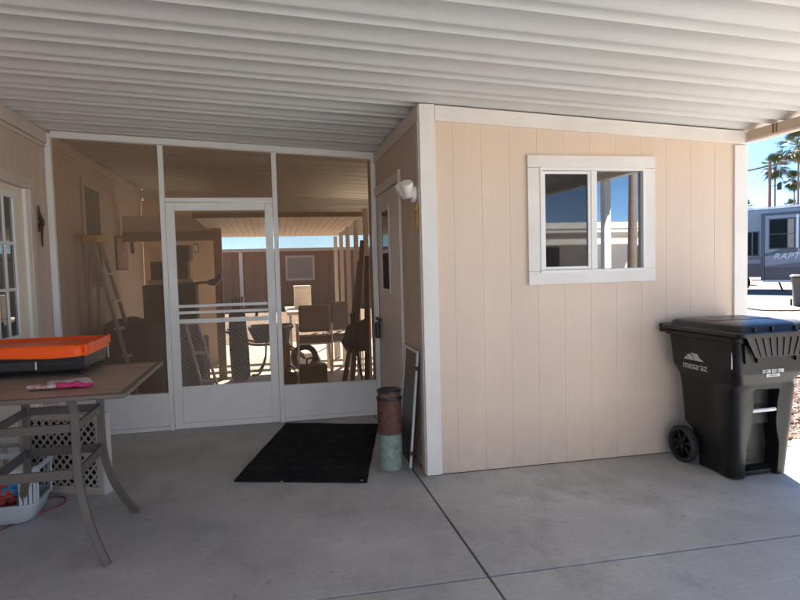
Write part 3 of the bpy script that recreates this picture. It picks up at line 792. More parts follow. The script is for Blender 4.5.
def leg_curve(sx, sy):
    P = []
    for i in range(17):
        t = i/16; z = (TZ-.026)*(1-t)
        k = 0 if t < .42 else ((t-.42)/.58)**2.0
        kk = .03*max(0, (.12-t)/.12)
        P.append((TC.x + sx*(.195-kk + .145*k), TC.y + sy*(.235-kk + .11*k), z))
    return P
for sx in (-1, 1):
    for sy in (-1, 1):
        mb = MB(); mb.sweep(leg_curve(sx, sy), [(-.016, -.019), (.016, -.019), (.016, .019), (-.016, .019)], up=(1, 0, 0)); obj('leg', mb, M['taupe'], tb, bev=.004)
for zc, h in ((.675, .044), (.44, .05)):
    for sy in (-1, 1):
        mb = MB(); mb.box(TC.x-.178, TC.x+.178, TC.y+sy*.236-.008, TC.y+sy*.236+.008, zc-h/2, zc+h/2); obj('rail', mb, M['taupe'], tb, bev=.003)
    for sx in (-1, 1):
        mb = MB(); mb.box(TC.x+sx*.196-.008, TC.x+sx*.196+.008, TC.y-.215, TC.y+.215, zc-h/2, zc+h/2); obj('rail', mb, M['taupe'], tb, bev=.003)
bl = MB()
for sx in (-1, 1):
    for zc in (.675, .44):
        for q in (-.012, .012): bl.lathe([(.006, -.003), (.005, .001)], (TC.x+sx*.178+q*0, TC.y-.236-.009, zc+q), 8, 'y')
loose('bolt', bl, M['black_steel'], tb)

# griddle: black low box on feet with orange lid
gd = thing('tabletop_griddle', 'black tabletop griddle with bright orange lid on the patio table', 'griddle', (-1.4, 4.0, TZ))
GX_0, GX_1, GY0, GY1 = -1.685, -1.045, 3.74, 4.22
mb = MB()
def gring(z, dx, dy): return [(GX_0-dx, GY0-dy, z), (GX_1+dx, GY0-dy, z), (GX_1+dx, GY1+dy, z), (GX_0-dx, GY1+dy, z)]
rings = [[mb.bm.verts.new(p) for p in gring(z, d, d)] for z, d in ((TZ+.022, -.012), (TZ+.03, 0), (TZ+.075, .004), (TZ+.118, .01))]
for a, b2 in zip(rings[:-1], rings[1:]):
    for k in range(4): mb.bm.faces.new((a[k], a[(k+1) % 4], b2[(k+1) % 4], b2[k]))
mb.bm.faces.new(rings[0]); mb.bm.faces.new(rings[-1])
obj('body', mb, M['black_steel'], gd, bev=.006, seg=3)
for x in (GX_0+.05, GX_1-.03):
    for y in (GY0+.03, GY1-.03):
        mb = MB(); mb.lathe([(.012, TZ+.001), (.013, TZ+.008), (.010, TZ+.03)], (x, y, 0), 12); obj('foot', mb, M['black_rub'], gd, smooth=40)
mb = MB(); mb.box(-1.52, -1.275, GY0-.022, GY0-.001, TZ+.038, TZ+.092); obj('control_panel', mb, M['black_steel'], gd, bev=.006)
mb = MB()
for x in (-1.235, -1.15): mb.box(x, x+.055, GY0-.004, GY0-.001, TZ+.052, TZ+.058)
loose('vent_slot', mb, M['dark'], gd)
mb = MB(); mb.box(-1.285, -1.277, GY0-.0235, GY0-.0222, TZ+.045, TZ+.088); obj('panel_edge', mb, M['grey_metal'], gd)
# lid: rounded shallow tray with wavy skirt
mb = MB(); npt = 120
def lidring(k, grow, z, wave=0.0):
    x0, x1, y0, y1 = GX_0-.012-grow, GX_1+.012+grow, GY0-.012-grow, GY1+.012+grow; r = .03
    L = [(x0+r, y0), (x1-r, y0), (x1, y0+r), (x1, y1-r), (x1-r, y1), (x0+r, y1), (x0, y1-r), (x0, y0+r)]
    out = []
    for i in range(npt):
        t = i/npt*8; a = int(t) % 8; f = t-int(t); p = V(L[a]).lerp(V(L[(a+1) % 8]), f)
        out.append((p.x, p.y, z + wave*math.sin(i*.42)*(.5+.5*math.sin(i*.13))))
    return out
LR = [(.010, TZ+.108, .006), (.012, TZ+.135, .002), (.010, TZ+.166, 0), (.004, TZ+.172, 0), (-.002, TZ+.170, 0), (-.006, TZ+.160, 0), (-.03, TZ+.156, 0), (-.10, TZ+.154, 0)]
rings = [[mb.bm.verts.new(p) for p in lidring(0, g_, z, w)] for g_, z, w in LR]
for a, b2 in zip(rings[:-1], rings[1:]):
    for k in range(npt): mb.bm.faces.new((a[k], a[(k+1) % npt], b2[(k+1) % npt], b2[k]))
mb.bm.faces.new(rings[-1])
o = obj('lid', mb, M['orange'], gd, smooth=60)
mb = MB(); mb.box(GX_1+.011, GX_1+.028, GY0-.028, GY0-.010, TZ+.12, TZ+.176); mb.box(GX_1+.010, GX_1+.027, GY1+.006, GY1+.024, TZ+.125, TZ+.176); loose('lid_corner', mb, M['orange'], gd, bev=.006, seg=3)
mb = MB(); mb.box(GX_1+.006, GX_1+.010, GY1+.02, GY1+.03, TZ+.03, TZ+.10); obj('side_strip', mb, M['grey_metal'], gd)

# pair of gardening gloves on the table: floral pair with pink palm, fingers modelled
gl = thing('garden_glove', 'floral gardening glove with bright pink palm lying flat on the table edge', 'glove', (-1.06, 3.40, TZ))
def glove_part(a, b2, w0, w1, h):
    mb = MB(); a, b2 = V(a), V(b2); d = (b2-a); n = V((-d.y, d.x, 0)).normalized()
    def fn(u, v):
        t = v; w = (w0+(w1-w0)*t)*(1-.35*max(0, (t-.85)/.15))*(1-.3*max(0, (.1-t)/.1)); ang = u*2*PI
        p = a + d*t + n*math.cos(ang)*w; zz = TZ+.004+h*.5*(1+math.sin(ang))*(.85+.15*math.sin(t*9))
        return V((p.x, p.y, zz))
    vs = mb.grid(fn, 16, 12, True); mb.bm.faces.new([r[0] for r in vs]); mb.bm.faces.new([r[12] for r in vs][::-1]); return mb
obj('cuff', glove_part((-1.19, 3.335, 0), (-1.055, 3.325, 0), .030, .034, .022), M['floral'], gl, smooth=60)
obj('palm', glove_part((-1.058, 3.325, 0), (-.955, 3.345, 0), .040, .042, .028), M['pink'], gl, smooth=60)
for i, (yo, L_, ang) in enumerate(((-.030, .055, -.15), (-.010, .065, 0.05), (.012, .062, .2), (.032, .050, .4))):
    a = V((-.962, 3.347+yo, 0)); obj('finger', glove_part(a, a+V((L_*math.cos(ang), L_*math.sin(ang), 0)), .0105, .009, .018), M['pink'] if i < 2 else M['floral'], gl, smooth=60)
obj('thumb', glove_part((-1.02, 3.365, 0), (-.975, 3.41, 0), .012, .010, .018), M['floral'], gl, smooth=60)
gl2 = thing('garden_glove', 'floral gardening glove lying behind the pink palmed one on the table', 'glove', (-1.05, 3.46, TZ))
obj('palm', glove_part((-1.13, 3.415, 0), (-1.0, 3.47, 0), .036, .042, .022), M['floral'], gl2, smooth=60)
for yo, L_, ang in ((-.028, .05, .1), (-.006, .06, .35), (.016, .055, .55), (.034, .045, .8)):
    a = V((-1.004+yo*-.4, 3.47+yo, 0)); obj('finger', glove_part(a, a+V((L_*math.cos(ang), L_*math.sin(ang), 0)), .010, .009, .016), M['floral'], gl2, smooth=60)

# beige lattice-front box beneath and behind the table
lt = thing('lattice_box', 'beige box with diamond lattice front and cream side standing behind the table legs', 'box', (-1.375, 4.43, 0), world=False)
lt.rotation_euler = (0, 0, R(-22)); W2, D2, H2 = .30, .10, .53
mb = MB(); mb.box(W2-.004, W2, -D2/2, D2/2, 0, H2); mb.box(-W2, -W2+.004, -D2/2, D2/2, 0, H2); mb.box(-W2+.0045, W2-.0045, -D2/2+.03, D2/2, H2-.004, H2); mb.box(-W2+.0045, W2-.0045, D2/2-.004, D2/2, 0, H2-.0045); obj('side_panel', mb, M['cream_pl'], lt, bev=.002)
mb = MB(); mb.box(-W2+.005, W2-.005, .0, .005, .01, H2-.01); obj('inner_panel', mb, M['dark'], lt)
fr = MB(); y0, y1 = -D2/2-.006, -D2/2+.012
for x0, x1, z0, z1 in ((-W2-.004, W2+.004, 0, .055), (-W2-.004, W2+.004, H2-.04, H2+.004), (-W2-.004, -W2+.04, .0555, H2-.0405), (W2-.04, W2+.004, .0555, H2-.0405), (-W2+.0405, W2-.0405, H2*.49, H2*.55)): fr.box(x0, x1, y0, y1, z0, z1)
obj('front_frame', fr, M['beige_pl'], lt, bev=.004)
lat = MB(); sp = .050; x0, x1, z0, z1 = -W2+.038, W2-.038, .053, H2-.038
def clip_line(cx, sl):
    # line z = z0 + sl*(x-cx)
    pts = []
    for x in (x0, x1):
        z = z0 + sl*(x-cx); pts.append((x, z))
    (xa, za), (xb, zb) = pts
    def clampz(xa, za, xb, zb):
        P = []
        for (x, z) in ((xa, za), (xb, zb)):
            if z < z0: x = xa + (z0-za)*(xb-xa)/(zb-za); z = z0
            elif z > z1: x = xa + (z1-za)*(xb-xa)/(zb-za); z = z1
            P.append((x, z))
        return P
    if max(za, zb) <= z0 or min(za, zb) >= z1: return None
    return clampz(xa, za, xb, zb)
for sl in (1.15, -1.15):
    k = -40
    while k < 60:
        L_ = clip_line(x0 + k*sp*1.1, sl)
        if L_:
            (xa, za), (xb, zb) = L_
            yy = -D2/2 + (.001 if sl > 0 else .0065)
            if abs(xa-xb) > .01: lat.bar((xa, yy, za), (xb, yy, zb), .004, .013, (0, 0, 1))
        k += 1
obj('lattice', lat, M['beige_pl'], lt)
lt2 = lt

# laundry basket with cloths
bk = thing('laundry_basket', 'white plastic laundry basket filled with red and blue cloths under the table', 'basket', (-1.60, 4.02, 0), world=False)
def rrect(hx, hy, r, n=10):
    out = []
    for cx, cy, a0 in ((hx-r, hy-r, 0), (-hx+r, hy-r, PI/2), (-hx+r, -hy+r, PI), (hx-r, -hy+r, 3*PI/2)):
        for i in range(n): a = a0 + PI/2*i/(n-1); out.append((cx+r*math.cos(a), cy+r*math.sin(a)))
    return out
mb = MB(); rings = []
for hx, hy, z in ((.16, .11, .004), (.175, .125, .012), (.20, .15, .06), (.215, .165, .115), (.228, .178, .118), (.228, .178, .130), (.214, .164, .132), (.20, .15, .06), (.17, .12, .016)):
    rings.append([mb.bm.verts.new((x, y, z)) for x, y in rrect(hx, hy, .07)])
n = len(rings[0])
for a, b2 in zip(rings[:-1], rings[1:]):
    for k in range(n): mb.bm.faces.new((a[k], a[(k+1) % n], b2[(k+1) % n], b2[k]))
mb.bm.faces.new(rings[0][::-1]); mb.bm.faces.new(rings[-1])
obj('tub', mb, M['white_pl'], bk, smooth=40)
mb = MB(); P = rrect(.222, .172, .07)
for k in range(0, n, 2):
    x, y = P[k]; mb.bar((x, y, .128), (x*1.03, y*1.03, .315), .018, .005, (x, y, 0))
loose('slat', mb, M['white_pl'], bk)
mb = MB(); rings = [[mb.bm.verts.new((x, y, z)) for x, y in rrect(hx, hy, .075)] for hx, hy, z in ((.226, .176, .31), (.240, .190, .312), (.244, .194, .335), (.236, .186, .345), (.226, .176, .335))]
for a, b2 in zip(rings, rings[1:]+rings[:1]):
    for k in range(n): mb.bm.faces.new((a[k], a[(k+1) % n], b2[(k+1) % n], b2[k]))
obj('rim', mb, M['white_pl'], bk, smooth=50)
def crumple(c, r, m, lab, seed):
    rnd = random.Random(seed); mb = MB(); bmesh.ops.create_icosphere(mb.bm, subdivisions=4, radius=1)
    ph = [rnd.uniform(0, 6.3) for _ in range(6)]
    for v in mb.bm.verts:
        d = v.co.copy(); f = 1 + .16*math.sin(7*d.x+ph[0]+3*d.z)+.13*math.sin(9*d.y+ph[1]-4*d.x)+.10*math.sin(13*d.z+ph[2]+5*d.y)
        v.co = V((d.x*r[0]*f, d.y*r[1]*f, d.z*r[2]*f))
    o = obj('folded_cloth', mb, M[m], smooth=70); o.location = V(c)+V((-1.60, 4.02, 0)); tag(o, lab, 'cloth')
crumple((-.04, -.02, .16), (.15, .11, .07), 'red_cloth', 'crumpled dark red cloth in the white laundry basket', 1)
crumple((.075, -.045, .19), (.06, .055, .045), 'blue_cloth', 'small blue cloth bundle on top in the laundry basket', 2)
crumple((.03, .07, .22), (.12, .06, .07), 'grey_cloth', 'pale grey patterned cloth at the back of the laundry basket', 3)
# cords
def smoothpts(P, n=8):
    out = []
    P = [V(p) for p in P]
    for i in range(len(P)-1):
        p0, p1, p2, p3 = P[max(i-1, 0)], P[i], P[i+1], P[min(i+2, len(P)-1)]
        for k in range(n):
            t = k/n; out.append(.5*((2*p1)+(-p0+p2)*t+(2*p0-5*p1+4*p2-p3)*t*t+(-p0+3*p1-3*p2+p3)*t**3))
    out.append(P[-1]); return out
mb = MB(); mb.tube(smoothpts([(-1.68, 3.66, .006), (-1.55, 3.84, .006), (-1.49, 3.97, .006), (-1.41, 4.06, .006), (-1.335, 4.17, .006), (-1.345, 4.27, .006), (-1.41, 4.325, .006), (-1.52, 4.30, .006), (-1.58, 4.33, .006), (-1.72, 4.40, .006)]), .005, 8)
tag(obj('extension_cord', mb, M['red_cord'], smooth=60), 'dark red cord looped on the concrete under the table', 'cord')
mb = MB(); mb.tube(smoothpts([(-1.70, 3.78, .0055), (-1.61, 3.97, .0055), (-1.60, 4.06, .0055), (-1.655, 4.25, .0055), (-1.74, 4.42, .0055)]), .005, 8)
tag(obj('extension_cord', mb, M['black_cord'], smooth=60), 'black cord on the concrete along the laundry basket', 'cord')
# hose spigot at the house wall
sg = thing('hose_spigot', 'chrome hose spigot with round handle on a white pipe low on the house wall', 'spigot', (XL+.03, 4.6, .28))
mb = MB(); mb.tube([(XL+.045, 4.62, .0), (XL+.045, 4.62, .30)], .014, 12); mb.tube([(XL+.004, 4.62, .29), (XL+.16, 4.62, .29)], .014, 12); obj('pipe', mb, M['white_pl'], sg, smooth=50)
mb = MB(); mb.lathe([(.016, .13), (.026, .135), (.03, .15), (.034, .17), (.034, .185), (.018, .19), (.014, .2)], (XL, 4.62, .29), 20, 'x'); mb.lathe([(.01, .0), (.01, .045)], (XL+.15, 4.62, .31), 10); obj('valve_body', mb, M['chrome'], sg, smooth=40)
mb = MB(); mb.lathe([(.005, .355), (.034, .357), (.037, .362), (.034, .367), (.006, .369)], (XL+.15, 4.62, 0), 20); obj('handle', mb, M['chrome'], sg, smooth=40)
mb = MB(); mb.tube(smoothpts([(XL+.19, 4.62, .285), (XL+.235, 4.60, .25), (XL+.24, 4.56, .12), (XL+.2, 4.5, .012), (XL+.1, 4.45, .010)]), .010, 10)
tag(obj('garden_hose', mb, M['black_cord'], smooth=60), 'short black garden hose hanging from the chrome spigot by the wall', 'hose')

# ------------------------------------------------------------------ trash bin
tbin = thing('trash_bin', 'tall black wheeled trash bin with white lettering at the shed corner', 'trash bin', (3.075, 3.63, 0), R(3), world=False)
def bin_section(z):
    """half width, front y, back y, corner radius, bulge of the front corner columns"""
    K = [(.012, .195, -.205, .165, .06), (.10, .199, -.212, .17, .06), (.26, .208, -.222, .215, .06), (.30, .212, -.225, .285, .06), (.60, .226, -.248, .305, .06), (.645, .232, -.256, .31, .055), (.72, .272, -.292, .322, .05), (.90, .290, -.310, .33, .05), (.965, .294, -.314, .332, .05)]
    for a, b2 in zip(K[:-1], K[1:]):
        if a[0] <= z <= b2[0]:
            t = (z-a[0])/(b2[0]-a[0]); return [a[i]+(b2[i]-a[i])*t for i in range(1, 5)]
    return list(K[-1][1:])
def sstep(a, b2, x):
    t = max(0, min(1, (x-a)/(b2-a))); return t*t*(3-2*t)
zs = [.012+.953*i/110 for i in range(111)]
nf, ns, nb, nc = 84, 12, 12, 8
def bin_ring(z):
    hx, yf, yb, r = bin_section(z); P = []
    # front edge, left to right, with recess
    for i in range(nf+1):
        x = -hx+r + (2*hx-2*r)*i/nf; y = yf
        # recessed centre panel
        w = .088 + .030*sstep(.40, .20, z) + .008*sstep(.50, .60, z)
        edge = sstep(w+.006, w-.006, abs(x+.0))
        on = sstep(.605, .585, z)
        y += .095*edge*on
        if z < .07: y -= .06*edge*sstep(.07, .035, z)
        # shallow moulded line round the label area
        P.append((x, y, z))
    def corner(cx, cy, a0):
        for i in range(1, nc): a = a0 + PI/2*i/nc; P.append((cx+r*math.cos(a), cy+r*math.sin(a), z))
    corner(hx-r, yf+r, -PI/2)
    for i in range(ns+1): P.append((hx, yf+r+(yb-yf-2*r)*i/ns, z))
    corner(hx-r, yb-r, 0)
    for i in range(nb+1): P.append((hx-r-(2*hx-2*r)*i/nb, yb, z))
    corner(-hx+r, yb-r, PI/2)
    for i in range(ns+1): P.append((-hx, yb-r-(yb-yf-2*r)*i/ns, z))
    corner(-hx+r, yf+r, PI)
    # column bulge on the front left and right corners below the shoulder
    Q = []
    for x, y, zz in P:
        k = sstep(-.02, -.16, y)*sstep(.10, .17, abs(x))*sstep(.66, .60, zz)
        m_ = sstep(.12, .0, abs(abs(x)-.19))
        d = V((x, y+.10, 0)).normalized()
        b3 = .028*k
        Q.append((x+d.x*b3, y+d.y*b3*.6, zz))
    return Q
mb = MB(); rings = [[mb.bm.verts.new(p) for p in bin_ring(z)] for z in zs]; n = len(rings[0])
for a, b2 in zip(rings[:-1], rings[1:]):
    for k in range(n): mb.bm.faces.new((a[k], a[(k+1) % n], b2[(k+1) % n], b2[k]))
mb.bm.faces.new(rings[0][::-1])
body = obj('body', mb, M['bin'], tbin, smooth=32)
# rim band
mb = MB(); rr = []
for g_, z in ((.002, .93), (.018, .935), (.020, .965), (.012, .968), (-.004, .966)):
    rr.append([mb.bm.verts.new((x, y, z)) for x, y in [(px*(1), py) for px, py in rrect(.294+g_, .324+g_, .055, 8)]])
for v in [v for r in rr for v in r]: v.co.y += .0135
n = len(rr[0])
for a, b2 in zip(rr[:-1], rr[1:]):
    for k in range(n): mb.bm.faces.new((a[k], a[(k+1) % n], b2[(k+1) % n], b2[k]))
obj('rim', mb, M['bin'], tbin, smooth=40)
# lid: shallow domed, overhanging the front
mb = MB()
def lid_fn(hx, y0, y1, r, z): return [mb.bm.verts.new((x, y+(y0+y1)/2, z)) for x, y in rrect(hx, (y1-y0)/2, r, 8)]
rr = [lid_fn(.312, -.362, .345, .05, .972), lid_fn(.332, -.385, .36, .055, .975), lid_fn(.334, -.388, .362, .055, .998), lid_fn(.328, -.382, .357, .055, 1.003), lid_fn(.308, -.355, .32, .05, 1.004), lid_fn(.296, -.335, .30, .05, 1.035), lid_fn(.282, -.315, .28, .05, 1.047), lid_fn(.15, -.18, .16, .05, 1.052)]
n = len(rr[0])
for a, b2 in zip(rr[:-1], rr[1:]):
    for k in range(n): mb.bm.faces.new((a[k], a[(k+1) % n], b2[(k+1) % n], b2[k]))
mb.bm.faces.new(rr[-1]); mb.bm.faces.new(rr[0][::-1])
lid = obj('lid', mb, M['bin_lid'], tbin, smooth=40)
mb = MB()
for x in (-.20, -.07, .11, .21): mb.box(x-.006, x+.006, -.362, -.322, 1.004, 1.036)
mb.box(-.225, .235, -.05, .02, 1.0515, 1.0545); loose('lid_rib', mb, M['bin_lid'], lid, bev=.003)
# rear handle
mb = MB(); mb.tube([(-.29, .33, .985), (-.285, .40, .985), (-.25, .415, .985), (.25, .415, .985), (.285, .40, .985), (.29, .33, .985)], .019, 10)
mb.box(-.315, -.265, .30, .385, .945, 1.005); mb.box(.265, .315, .30, .385, .945, 1.005)
obj('handle', mb, M['bin'], tbin, smooth=50)
# front skirt with ribs and gusset teeth
mb = MB(); mb.prism3([(-.285, -.380, .975), (.300, -.380, .975), (.235, -.355, .840), (-.190, -.355, .840)], (0, .008, 0))
for i in range(9):
    x = -.2 + i*.05; xx = x*.78+.015; mb.bar((x*1.08, -.3825, .965), (xx*1.08, -.3585, .846), .007, .006, (0, -1, 0))
obj('front_skirt', mb, M['bin_lid'], tbin)
mb = MB()
for x in (-.225, -.135, .165, .235):
    mb.prism3([(x-.032, -.338, .92), (x+.032, -.338, .92), (x+.006, -.318, .80), (x-.006, -.318, .80)], (0, .02, 0))
loose('gusset', mb, M['bin'], tbin)
mb = MB(); mb.tube([(-.096, -.222, .462), (.096, -.222, .462)], .0125, 12); obj('lift_bar', mb, M['grey_metal'], tbin, smooth=50)
mb = MB(); mb.box(-.10, .10, -.17, -.15, .36, .60); obj('pocket_back', mb, M['bin'], tbin)
# wheels
for sx in (-1, 1):
    cx = sx*.235
    mb = MB(); mb.lathe([(.102, -.026), (.126, -.026), (.132, -.018), (.132, .018), (.126, .026), (.102, .026)], (cx, .235, .132), 36, 'x', caps=False)
    w = obj('wheel', mb, M['black_rub'], tbin, smooth=40)
    mb = MB(); mb.lathe([(.001, -.020), (.028, -.022), (.028, .022), (.001, .020)], (cx, .235, .132), 18, 'x')
    for k in range(7):
        a = 2*PI*k/7+.2; mb.bar((cx, .235+.02*math.cos(a), .132+.02*math.sin(a)), (cx, .235+.104*math.cos(a), .132+.104*math.sin(a)), .022, .022, (1, 0, 0))
    mb.lathe([(.001, -.004), (.10, -.004), (.10, .004), (.001, .004)], (cx+sx*-.02, .235, .132), 28, 'x')
    obj('rim', mb, M['bin'], w, smooth=40)
mb = MB(); mb.tube([(-.24, .235, .132), (.24, .235, .132)], .012, 10); obj('axle', mb, M['grey_metal'], tbin, smooth=50)
tbin.scale = (1.0, 1.0, .975)
# lettering: city mark on the left side, number label on the front
def side_x(z): return -bin_section(z)[0]-.0016
sxm = side_x(.745)
slope = (bin_section(.9)[0]-bin_section(.72)[0])/.18
upv = V((-slope, 0, 1)).normalized()
mt = frame_mtx((side_x(.728)-.0008, .075, .728), (0, -1, 0), upv)
mb = text_mb('mesa·az', .076, mt, .0008, 0, .96); 
obj('lettering', mb, M['letter_grey'], tbin)
# mountain mark: flat topped mesa with strata cuts
lm = MB()
def sp_(u, v): 
    p = V((side_x(.728)-.0012, .075, .728)) + V((0, -1, 0))*u + upv*v; return p[:]
for poly in ([(-.095, .042), (-.055, .042), (-.06, .058), (-.078, .062)], [(-.05, .042), (.0, .042), (-.012, .066), (-.04, .084), (-.068, .072), (-.052, .060)], [(.006, .042), (.095, .042), (.055, .062), (.035, .090), (-.03, .092), (-.005, .074)]):
    lm.prism3([sp_(u, v) for u, v in poly], (-.0012, 0, 0))
obj('mountain_logo', lm, M['letter_grey'], tbin)
fz = .735; fy = bin_section(fz)[1]-.002
mb = text_mb('0128 021398', .034, frame_mtx((.0, fy-.0012, fz), (1, 0, 0), (0, (bin_section(.72)[1]-bin_section(.75)[1])*-30*.0, 1)), .0008, 0, .92)
obj('number_lettering', mb, M['letter_white'], tbin)
mb = MB(); mb.box(-.052, .052, fy-.0022, fy-.0008, fz-.036, fz-.017); lbm = obj('number_label', mb, M['letter_grey'], tbin)
mb = text_mb('MESA AZ', .014, frame_mtx((0, fy-.003, fz-.0265), (1, 0, 0), (0, 0, 1)), .0004); obj('lettering', mb, M['bin'], lbm)
mb = MB(); mb.box(-.008, .008, -.003, .003, 0, .13); 
o = obj('edge_bar', mb, M['grey_metal'], tbin); o.location = (-.284, -.262, .76); o.scale = (.35, .6, .9)

# ------------------------------------------------------------------ things inside the screened porch
lw = thing('patio_ceiling', 'low tan ceiling of the patio beyond the screen wall', 'ceiling', (.2, 9, 1.9))
mb = MB()
for k in range(22):
    x = -.80 + k*.0845; mb.prism3([(x, 7.2, 2.020), (x+.079, 7.2, 2.020), (x+.079, 9.9, 1.94), (x, 9.9, 1.94)], (0, 0, .02))
obj('ceiling_board', mb, M['ceil_tan'], lw)
hm = MB(); hm.prism3([(XL+.03, 9.93, 1.94), (3.4, 9.93, 1.94), (3.4, 9.93, roof_z(3.4)+.045), (XL+.03, 9.93, roof_z(XL)+.045)], (0, .03, 0))
for k in range(6): hm.box(XL+.04, 3.39, 9.915, 9.929, 1.945+k*.085, 1.945+k*.085+.05)
obj('end_header', hm, M['roof'], lw)
obj('fascia', MB().box(-.82, 1.06, 7.15, 7.197, 2.018, 2.075), M['brown_post'], lw)
for i, y in enumerate((6.62, 7.42, 8.22, 9.0, 9.8)):
    mb = MB(); mb.box(XS-.02, XS+.03, y-.03, y+.03, -.003, 2.0-.0305*(y-7.2) if y > 7.2 else 2.06)
    o = obj('patio_post', mb, M['post_pink'], bev=.004); tag(o, 'slim pale post in the row along the open right side of the patio', 'post', 'patio posts along the right side')
bp = thing('porch_frame', 'brown timber porch frame inside the screened patio, left of centre', 'frame', (-.75, 8.5, 0))
obj('post', MB().box(-.72, -.62, 8.45, 8.55, -.003, 2.0), M['brown_post'], bp, bev=.004)
obj('beam', MB().box(XL+.03, -.722, 8.46, 8.54, 1.83, 1.95), M['brown_post'], bp, bev=.004)
obj('upper_panel', MB().box(XL+.03, -.722, 8.49, 8.51, 1.951, 2.16), M['ceil_tan'], bp)
fwl = thing('patio_end_wall', 'tan grooved end wall with a small lantern seen through the left of the screen door', 'wall', (-1.3, 9.9, 0))
obj('wall', groove_wall('x', 9.90, XL+.002, -.80, -.003, lambda a: 2.50, -1.8, .2), M['tan_wall'], fwl)
obj('edge_board', MB().box(-.799, -.76, 9.88, 9.96, -.003, 1.935), M['post_pink'], fwl, bev=.003)
ln = obj('lantern', MB().box(-1.13, -1.06, 9.83, 9.895, 1.72, 1.84), M['bronze'], fwl, bev=.004); obj('glass', MB().box(-1.125, -1.065, 9.815, 9.829, 1.73, 1.825), M['lamp_glow'], ln)
for i, y in enumerate((10.35, 10.85, 11.4)):  # slats hidden behind the header, added to throw shadow bands on floor and table
    tag(obj('added_shade_slat', MB().box(-.78, 3.3, y, y+.22, 2.03, 2.06), M['brown_post'], bev=.003), 'unseen brown slat added to cast shade bands across the far end of the patio, %s from the house' % ('nearest', 'second', 'third')[i], 'slat', 'added shade slats over the patio end')

sl_ = thing('step_ladder', 'grey step ladder with yellow top leaning by the house wall behind the mesh', 'ladder', (-1.6, 6.9, 0))
A, B = V((-1.72, 6.66, 1.75)), V((-1.34, 6.70, .0)); off = V((.02, .34, 0))
for k in (0, 1):
    mb = MB(); mb.bar(A+off*k*.75, B+off*(k*1.15), .03, .06, (0, 1, 0)); obj('rail', mb, M['fibre'], sl_, bev=.003)
for t in (.18, .34, .50, .66, .82):
    mb = MB(); mb.bar(A.lerp(B, t), (A+off*.75).lerp(B+off*1.15, t), .08, .02); obj('step', mb, M['alum'], sl_, bev=.002)
for k in (0, 1):
    mb = MB(); mb.bar(A+off*k*.75+V((-.03, 0, 0)), V((-1.82, 6.66+.34*k, 0)), .025, .035, (0, 1, 0)); obj('rear_rail', mb, M['fibre'], sl_)
mb = MB(); mb.box(-1.80, -1.66, 6.60, 6.98, 1.75, 1.82); obj('ladder_top', mb, M['yellow_pl'], sl_, bev=.01)
pf = thing('wall_picture', 'faded reddish picture hanging on the house wall inside the screened porch', 'picture', (XL+.02, 8.45, 1.6))
obj('frame', MB().box(XL+.002, XL+.02, 8.17, 8.78, 1.47, 1.90), M['wood'], pf, bev=.004); obj('canvas', MB().box(XL+.0205, XL+.024, 8.20, 8.75, 1.50, 1.87), M['art'], pf)
mb = MB()
for k in range(5): mb.bar((XL+.03, 9.0+.02*k, 1.88-.03*k), (XL+.03, 9.03+.015*k, 1.70), .02, .03)
tag(obj('hanging_tool', mb, M['bronze']), 'dark bundle hanging on the porch wall right of the reddish picture', 'wall hanging')
mb = MB(); mb.bar((XL+.30, 9.45, 1.28), (XL+.06, 10.25, 2.2), .02, .12, (1, 0, 0)); tag(obj('leaning_plank', mb, M['wood_light'], bev=.003), 'pale plank leaning against the porch wall behind dark boxes, its tone standing in for a sun patch', 'plank')  # light plank colour also stands in for the slanting sun patch on the wall
for i, (x0, x1, y0, y1, z0, z1, m, lab) in enumerate((
        (-1.58, -.82, 7.75, 8.25, .0, .62, 'dark_cloth', 'lowest dark covered crate of the stack inside the porch'),
        (-1.50, -.90, 7.80, 8.20, .622, 1.28, 'dark_cloth', 'middle dark covered crate of the stack inside the porch'),
        (-1.40, -.98, 7.82, 8.12, 1.345, 1.56, 'cardboard', 'dark brown carton above the pale board of the porch stack'),
        (-1.26, -.95, 7.84, 8.10, 1.562, 1.75, 'cardboard', 'topmost dark brown carton of the porch stack'))):
    mb = MB(); mb.box(x0, x1, y0, y1, z0, z1, Matrix.Rotation(R((-3, 2, 1, -2)[i]), 3, 'Z')); 
    if i >= 2: mb.box((x0+x1)/2-.025, (x0+x1)/2+.025, y0-.004, y0+.002, z0+.02, z1-.02)
    tag(obj('stacked_crate' if i < 2 else 'carton', mb, M[m], bev=.012), lab, 'box')
mb = MB(); mb.box(-1.44, -.92, 7.80, 8.16, 1.283, 1.343); tag(obj('pale_board', mb, M['wood_light'], bev=.004), 'pale flat board lying between the dark crates and cartons in the porch', 'board')
cv = MB(); 
def cover(u, v):
    a = u*2*PI; r = (.42+.06*math.sin(a*5)+.05*math.sin(a*3+1))*(1 if v < .75 else 1-.75*((v-.75)/.25)**1.5); z = .92*min(1, v/.8)+.04*math.sin(a*4)*v
    return V((-1.42+r*.95*math.cos(a)*(1.0-.12*v), 7.1+r*.9*math.sin(a)*(1-.12*v), z))
vs = cv.grid(cover, 60, 14, True); cv.bm.faces.new([r[14] for r in vs])
tag(obj('covered_pile', cv, M['dark_cloth'], smooth=60), 'low pile under a dark brown cloth cover inside the left screen bay', 'covered pile')
